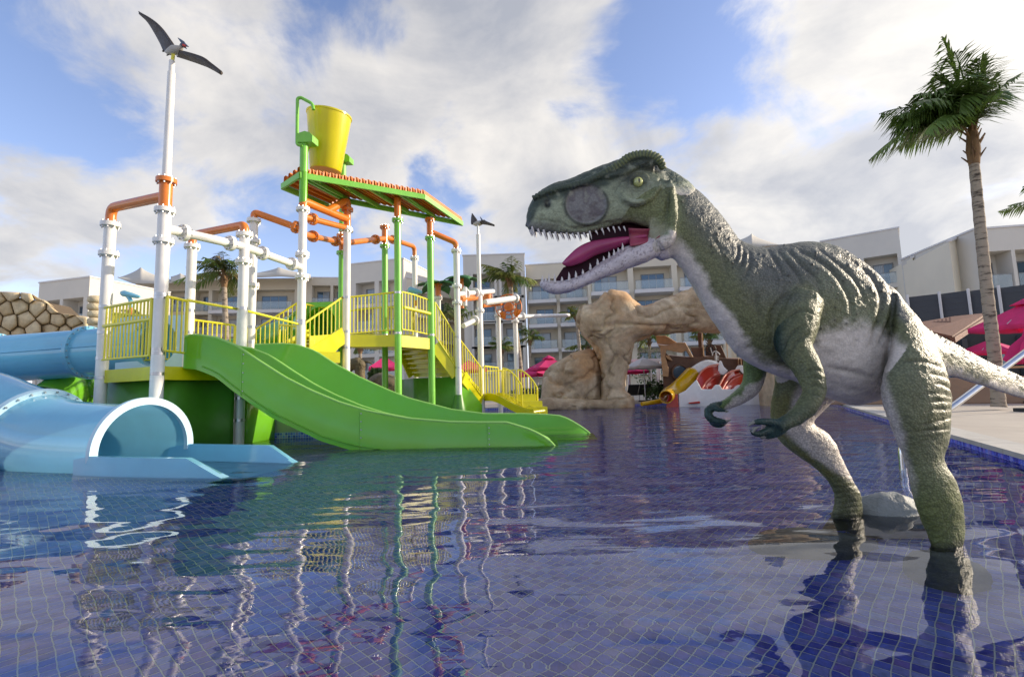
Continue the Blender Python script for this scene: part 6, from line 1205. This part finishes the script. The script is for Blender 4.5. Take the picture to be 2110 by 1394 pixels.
# airbrushed paint, as on the fibreglass original, plus painted brow shade and lit crest
n1 = fbm(V, 7, 21); n2 = fbm(V, 22, 23); n3 = fbm(V, 2.5, 29)
pxn = px+(n1-.5)*44; pyn = py+(n2-.5)*30+(n1-.5)*26
def C3(a): return np.array(a, float)[None]
def mixc(A, B, t): t = np.clip(t, 0, 1)[:, None]; return A*(1-t)+B*t
olive, sage, dusk, pale, hand = C3((.155, .168, .080)), C3((.30, .34, .23)), C3((.125, .135, .12)), C3((.64, .58, .52)), C3((.022, .052, .045))
col = np.repeat(olive, nv, 0)
xs = [1330, 1380, 1440, 1480, 1530, 1580, 1630, 1665, 1700, 1770, 1830, 1850, 1900, 1950, 2000, 2110, 2330]; ys = [450, 470, 548, 612, 690, 748, 765, 705, 672, 662, 682, 700, 722, 750, 768, 802, 858]
yb = np.interp(pxn, xs, ys); bel = sstep(-16, 20, pyn-yb)
topy = np.interp(px, [a[0][0] for a in BODY], [a[0][1] for a in BODY]); tt = np.clip((py-topy)/np.maximum(yb-topy, 1), 0, 1)
bc = mixc(np.repeat(dusk, nv, 0), col, sstep(.15, .75, tt+(n1-.5)*.5)); bc = mixc(bc, sage*.8, (sstep(.55, .8, n3)*.45)); bc = mixc(bc, pale*(.9+.2*n2[:, None]), bel)
b0 = (comp == 0)[:, None]; col = np.where(b0, bc, col)
lp = sstep(10, -14, pxn-np.interp(py, [640, 760, 830, 900, 960, 1010, 1060], [1845, 1828, 1838, 1866, 1880, 1885, 1885])); col = np.where((comp == 3)[:, None], mixc(mixc(np.repeat(olive*.95, nv, 0), sage*.62, sstep(.45, .7, n3)*.6), pale, lp), col)
col = np.where((comp == 3)[:, None], mixc(col, C3((.15, .18, .03)), sstep(900, 1060, py)*.6), col)
fx = np.interp(py, [740, 800, 850, 880, 910, 950, 990, 1030], [1650, 1640, 1632, 1610, 1635, 1688, 1745, 1800]); lf = sstep(-10, 14, pxn-fx)
col = np.where((comp == 4)[:, None], mixc(mixc(np.repeat(olive*1.1, nv, 0), C3((.19, .17, .03)), sstep(.45, .6, n1)*.5), pale*.95, lf*(1-sstep(985, 1010, py))), col)
col = np.where((comp == 4)[:, None], mixc(col, olive*.8, sstep(975, 1010, py)), col)
col = np.where((comp == 5)[:, None], mixc(np.repeat(olive, nv, 0), C3((.05, .075, .045)), sstep(.4, .7, n1)*.5+sstep(800, 870, py)*.7), col)
col = np.where((comp == 6)[:, None], mixc(np.repeat(C3((.12, .18, .06)), nv, 0), pale*.85, sstep(-2, 12, (pxn-1546)*.75+(pyn-792)*.65)), col)
wr = sstep(1632, 1600, px)*(comp == 5); col = mixc(col, hand, wr)
col = np.where(hm[:, None], np.repeat(hand, nv, 0)*(.8+.6*n2[:, None]), col)
# head
hc = mixc(np.repeat(sage, nv, 0), C3((.38, .43, .30)), sstep(.5, .65, n1)*.6)
crl = np.interp(px, [1085, 1110, 1150, 1200, 1240, 1275, 1300, 1340, 1372], [470, 425, 405, 393, 380, 362, 345, 345, 372])
hc = mixc(hc, C3((.045, .068, .052)), sstep(14, -6, py-crl+(n2-.5)*20)*.95)
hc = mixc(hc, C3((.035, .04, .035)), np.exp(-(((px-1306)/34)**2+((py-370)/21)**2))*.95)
hc = mixc(hc, C3((.06, .065, .055)), np.exp(-(((px-1345)/22)**2+((py-346)/9)**2))*.95)  # shadow in the recess under the brow hood, painted into the colour
hc = mixc(hc, C3((.05, .055, .05)), np.exp(-((rq-1.03)/.09)**2)*.9); hc = mixc(hc, mixc(np.repeat(C3((.23, .225, .22)), nv, 0), C3((.11, .09, .10)), sstep(.42, .6, n2)*.75), 1-sstep(.93, 1.0, rq))
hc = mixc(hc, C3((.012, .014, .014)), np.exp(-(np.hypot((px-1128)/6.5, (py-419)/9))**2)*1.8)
hc = mixc(hc, C3((.17, .165, .18)), sstep(450, 468, py)*sstep(1180, 1100, px)*.8)
hc = mixc(hc, pale*1.05, np.maximum(sstep(1374, 1384, px+(n1-.5)*8)*sstep(375, 410, py), sstep(482, 488, py))); hc = mixc(hc, C3((.25, .22, .05)), .5*np.exp(-(((px-1360)/14)**2+((py-442)/10)**2)))
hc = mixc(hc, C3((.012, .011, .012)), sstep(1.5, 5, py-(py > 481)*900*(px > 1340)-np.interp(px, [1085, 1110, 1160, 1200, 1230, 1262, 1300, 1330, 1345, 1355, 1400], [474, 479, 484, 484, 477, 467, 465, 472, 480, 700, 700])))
hc = mixc(hc, C3((.10, .11, .07)), wr_*.45); hc = mixc(hc, C3((.42, .44, .34)), sstep(.56, .7, n2)*.35*sstep(440, 400, py))
col = np.where((comp == 1)[:, None], hc, col)
cr_ = mixc(np.repeat(C3((.05, .075, .06)), nv, 0), C3((.22, .25, .09)), (.5+.5*np.sin(s1*2*math.pi*44))*sstep(1225, 1290, px)*.75+.12)  # crest scallops: lit ridge tops and shaded grooves put into the colour
col = np.where((comp == 9)[:, None], mixc(cr_, hc*.7, sstep(6, 12, d1)), col)
ck = np.abs(fbm(V*[1, 1, .6], 55, 41, 3)-.5); jc = mixc(np.repeat(C3((.62, .56, .58)), nv, 0), C3((.14, .10, .13)), (1-sstep(0, .035, ck))*.7)
jc = mixc(jc, C3((.10, .05, .08)), sstep(-1, -4, py-np.interp(px, [1113, 1140, 1170, 1203, 1236, 1262, 1288, 1318, 1362], [583, 580, 578, 565, 545, 530, 514, 503, 478])))
col = np.where((comp == 2)[:, None], jc, col)
nk = (comp == 0)*sstep(1420, 1395, px)*sstep(515, 480, py); col = mixc(col, C3((.20, .23, .10)), nk*.7)
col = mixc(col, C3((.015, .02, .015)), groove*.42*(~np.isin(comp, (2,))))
col = mixc(col, C3((.012, .013, .012)), body_m*stud*1.0*(py < yb+14))
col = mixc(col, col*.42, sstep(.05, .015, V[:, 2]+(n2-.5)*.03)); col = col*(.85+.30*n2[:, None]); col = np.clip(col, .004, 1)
at = me.color_attributes.new('paint', 'FLOAT_COLOR', 'POINT'); at.data.foreach_set('color', np.hstack([col, np.ones((nv, 1))]).ravel())
wet = np.where(np.isin(comp, (2,)), .3, np.where(np.isin(comp, (1, 9)), .5, 1.0))*(1-.6*bel*(comp == 0)); at2 = me.attributes.new('scaly', 'FLOAT', 'POINT'); at2.data.foreach_set('value', wet)
m, nt, b = mat_new('dinosaur_skin'); pos = coords(nt)
pa = mnode(nt, 'ShaderNodeAttribute', attribute_name='paint'); sc_ = mnode(nt, 'ShaderNodeAttribute', attribute_name='scaly')
v1 = mnode(nt, 'ShaderNodeTexVoronoi', {'Vector': pos, 'Scale': 78.0, 'Randomness': 1.0}); v2 = mnode(nt, 'ShaderNodeTexVoronoi', {'Vector': pos, 'Scale': 210.0})
nz = mnode(nt, 'ShaderNodeTexNoise', {'Vector': pos, 'Scale': 38.0, 'Detail': 7.0, 'Roughness': .65})
h1 = mnode(nt, 'ShaderNodeMath', {0: v1.outputs[0], 1: sc_.outputs['Fac']}, operation='MULTIPLY'); h1b = mnode(nt, 'ShaderNodeMath', {0: h1.outputs[0], 1: -1.0}, operation='MULTIPLY')
h2 = mnode(nt, 'ShaderNodeMath', {0: v2.outputs[0], 1: -.25, 2: h1b.outputs[0]}, operation='MULTIPLY_ADD'); h3 = mnode(nt, 'ShaderNodeMath', {0: nz.outputs[0], 1: 1.5, 2: h2.outputs[0]}, operation='MULTIPLY_ADD')
bn = mnode(nt, 'ShaderNodeBump', {'Height': h3.outputs[0], 'Strength': 1.0, 'Distance': .0026}); nt.links.new(bn.outputs[0], b.inputs['Normal'])
rr = mnode(nt, 'ShaderNodeMapRange', {0: v1.outputs[0], 1: .1, 2: .7, 3: 1.14, 4: .68}); g = mnode(nt, 'ShaderNodeCombineColor', {0: rr.outputs[0], 1: rr.outputs[0], 2: rr.outputs[0]})
mx = mnode(nt, 'ShaderNodeMix', {0: sc_.outputs['Fac'], 6: pa.outputs['Color']}, data_type='RGBA', blend_type='MULTIPLY'); nt.links.new(g.outputs[0], mx.inputs[7])
nt.links.new(mx.outputs[2], b.inputs['Base Color']); b.inputs['Roughness'].default_value = .45; b.inputs['Specular IOR Level'].default_value = .35
b.inputs['Coat Weight'].default_value = 0
me.materials.clear(); me.materials.append(m); me.polygons.foreach_set('use_smooth', [True]*len(me.polygons)); me.name = 'body'
me.update(); link('body', me, dino)
# eyes
meye, nt, b = mat_new('reptile_eye'); oc = mnode(nt, 'ShaderNodeTexCoord').outputs['Object']; sx = mnode(nt, 'ShaderNodeSeparateXYZ', {0: oc})
ax_ = mnode(nt, 'ShaderNodeMath', {0: sx.outputs[0], 1: 3.0}, operation='MULTIPLY'); cb = mnode(nt, 'ShaderNodeCombineXYZ', {0: ax_.outputs[0], 1: sx.outputs[2]}); ln_ = mnode(nt, 'ShaderNodeVectorMath', {0: cb.outputs[0]}, operation='LENGTH')
rp = mnode(nt, 'ShaderNodeValToRGB', {0: ln_.outputs['Value']}); rp.color_ramp.elements[0].color = (.004, .004, .004, 1); rp.color_ramp.elements[0].position = .014; rp.color_ramp.elements[1].color = (.55, .58, .22, 1); rp.color_ramp.elements[1].position = .019
e3 = rp.color_ramp.elements.new(.075); e3.color = (.42, .46, .16, 1); e4 = rp.color_ramp.elements.new(.1); e4.color = (.06, .07, .03, 1)
nt.links.new(rp.outputs[0], b.inputs['Base Color']); b.inputs['Roughness'].default_value = .08; b.inputs['Coat Weight'].default_value = 1
for dd in (-.142, .142):
    c = P(1316, 373, 3.05+dd)+(np.array([0, .017, 0]) if dd < 0 else np.array([.03, -.012, 0]))
    e = MB(); e.lathe(c, [(.001, -.032)]+[(.032*math.cos(a), .032*math.sin(a)) for a in np.linspace(-1.4, 1.4, 11)]+[(.001, .032)], 20); e.build('eye', meye, dino, 60, loc=c)
    lid = MB(); ring = [c+.033*np.array([math.cos(a)*1.15, 0, math.sin(a)])+np.array([0, -.012*np.sign(-dd)*-1, 0]) for a in np.linspace(0, 2*math.pi, 25)]
    lid.tube(ring, .0065, 8, caps=False); lid.build('eyelid', plainmat('eyelid_skin', (.09, .10, .06), .4, bump=.002, bs=120), dino, 60)
# mouth, tongue, teeth
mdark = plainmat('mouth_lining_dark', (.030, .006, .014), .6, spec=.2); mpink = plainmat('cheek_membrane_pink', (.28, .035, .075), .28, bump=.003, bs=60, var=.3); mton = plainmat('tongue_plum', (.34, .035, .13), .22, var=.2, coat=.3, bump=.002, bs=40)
mtooth = plainmat('tooth_ivory', (.62, .58, .56), .3, var=.2, vs=40)
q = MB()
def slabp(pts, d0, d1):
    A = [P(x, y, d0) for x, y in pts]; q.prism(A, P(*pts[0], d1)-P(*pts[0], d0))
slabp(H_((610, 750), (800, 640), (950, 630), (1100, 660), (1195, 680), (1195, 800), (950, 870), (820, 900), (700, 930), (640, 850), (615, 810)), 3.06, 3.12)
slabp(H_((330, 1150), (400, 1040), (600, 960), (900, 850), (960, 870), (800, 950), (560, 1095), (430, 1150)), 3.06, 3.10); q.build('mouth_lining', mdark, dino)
t_ = MB(); rows = []
for (tx, ty, bx, by, w) in cr([(1158, 541, 1160, 545, .008), (1168, 529, 1172, 549, .03), (1188, 510, 1200, 541, .045), (1213, 498, 1226, 527, .052), (1248, 492, 1262, 515, .055), (1290, 488, 1298, 503, .055), (1325, 484, 1330, 496, .05)], 5):
    T, Bm = P(tx, ty, 3.02), P(bx, by, 3.02); c = (T+Bm)/2; u = (T-Bm)/2
    rows.append([c+u*(math.sin(f)-.28*math.exp(-(math.cos(f)/.25)**2)*(math.sin(f) > 0))+np.array([0, w*math.cos(f), 0]) for f in np.linspace(0, 2*math.pi, 24, endpoint=False)])
t_.grid(rows, 0, True, True); t_.build('tongue', mton, dino, 60)
for sgn in (-1, 1):
    c_ = MB(); A = cr(H_((935, 715), (1040, 720), (1150, 722), (1200, 735)), 4); Bq = cr(H_((948, 868), (1050, 850), (1150, 815), (1195, 785)), 4)
    rows = [[P(*(a*(1-t)+b_*t), 3.05+sgn*(.098+.012*math.cos(i*.5)-.03*math.sin(t*math.pi))) for t in np.linspace(0, 1, 7)] for i, (a, b_) in enumerate(zip(A, Bq))]
    c_.grid(rows); o = c_.build('cheek_membrane', mpink, dino, 80); o.modifiers.new('s', 'SOLIDIFY').thickness = .006
def tooth(x, y, D, lx, ly, r_):
    r_ *= .85; ly *= .9
    c = MB(); b0_ = P(x, y, D); tip = P(x+lx, y+ly, D); mid = (b0_+tip)/2+np.array([.002, 0, 0]); c.tube([b0_-(tip-b0_)*.3, b0_, mid, tip], [r_*.9, r_, r_*.72, r_*.12], 8); c.build('tooth', mtooth, dino, 70)
up = cr(H_((150, 730), (300, 765), (450, 775), (600, 765), (760, 725), (900, 715)), 6); lw = cr([(1118, 580), (1135, 579), (1168, 576), (1201, 563), (1236, 541), (1262, 526), (1283, 513)], 6)
def wl_(st, x): return float(np.interp(x, [(a[0][0]+a[1][0])/2 for a in st], [a[3] for a in st]))
rt = random.Random(5)
for i in range(17):
    f = i/16; k = f*(len(up)-1); p_ = up[int(k)]*(1-k % 1)+up[min(int(k)+1, len(up)-1)]*(k % 1); L = (13 if i % 2 else 19)*(1-.45*f)*(1+rt.uniform(-.12, .12))
    for sgn in (-1, 1): tooth(p_[0]+(0 if sgn < 0 else 3), p_[1]-1, 3.05+sgn*wl_(HEAD, p_[0])*.93, 5-2*f, L, .0085-.002*f)
for j, f in enumerate((-.9, -.5, 0, .5, .9)): tooth(1092+4*abs(f), 476, 3.05+f*.045, 3, 12, .007)
for i in range(15):
    f = i/14; k = f*(len(lw)-1); p_ = lw[int(k)]*(1-k % 1)+lw[min(int(k)+1, len(lw)-1)]*(k % 1); L = (8 if i % 3 == 1 else 13)*(1+rt.uniform(-.15, .15))*(1-.2*f)
    for sgn in (-1, 1): tooth(p_[0], p_[1]-1, 3.05+sgn*wl_(JAW, p_[0])*.96, -1, -L*1.15, .0095)
for f in (-.8, -.4, 0, .4, .8): tooth(1117+3*abs(f), 583, 3.05+f*.04, -2, -12, .007)
mclaw = plainmat('claw_grey', (.20, .20, .18), .3)
for pts in ([(1553, 869, 2.652, 3.6), (1546, 873, 2.648, 3.2), (1541, 878, 2.645, .8)], [(1549, 890, 2.655, 4.2), (1556, 881, 2.65, 3.5), (1566, 878, 2.65, .8)], [(1576, 899, 2.70, 4), (1569, 901, 2.698, 3), (1563, 899, 2.695, .8)], [(1495, 847, 3.29, 3), (1502, 847, 3.285, .6)], [(1496, 868, 3.29, 3.5), (1507, 864, 3.28, .6)], [(1492, 873, 3.34, 3), (1501, 868, 3.33, .6)]):
    c = MB(); c.tube([P(a, b_, d) for a, b_, d, r_ in pts], [r_*d/F for a, b_, d, r_ in pts], 10); c.build('claw', mclaw, dino, 60)
# concrete footings that hold the feet
mrock = MAT('submerged_concrete', (.25, .27, .27), .6, var=.25, vs=6, bump=.03, bs=9, dirt=(.12, .15, .12), da=.5)
def lump(name, c, rad, seed, mat, parent, n=40, amp=.18, flat=None):
    v = []; f = []; h = n//2
    for i in range(h+1):
        for j in range(n):
            a, b_ = math.pi*i/h, 2*math.pi*j/n; v.append((math.sin(a)*math.cos(b_), math.sin(a)*math.sin(b_), math.cos(a)))
    v = np.array(v); w = 1+amp*2*(fbm(v+seed, 1.6, seed, 4)-.5)+amp*.6*(np.abs(fbm(v+seed*2, 3.2, seed+4, 3)-.5)*2-.5); v = v*w[:, None]*np.array(rad)
    if flat is not None: v[:, 2] = np.maximum(v[:, 2], flat)
    q_ = MB(); q_.grid([v[i*n:(i+1)*n]+np.array(c) for i in range(h+1)], 0, True); return q_.build(name, mat, parent, 50)
cn = P(1955, 1250, 2.85); lump('rock_footing', (cn[0]-.03, 2.82, -.42), (.19, .20, .36), 3, mrock, dino, amp=.22)
cf = P(1745, 1085, 3.55); lump('rock_footing', (cf[0]+.42, 3.66, -.32), (.46, .28, .46), 8, mrock, dino, amp=.26); lump('rock_footing', (cf[0]-.34, 3.36, -.50), (.42, .24, .34), 12, mrock, dino, amp=.30)
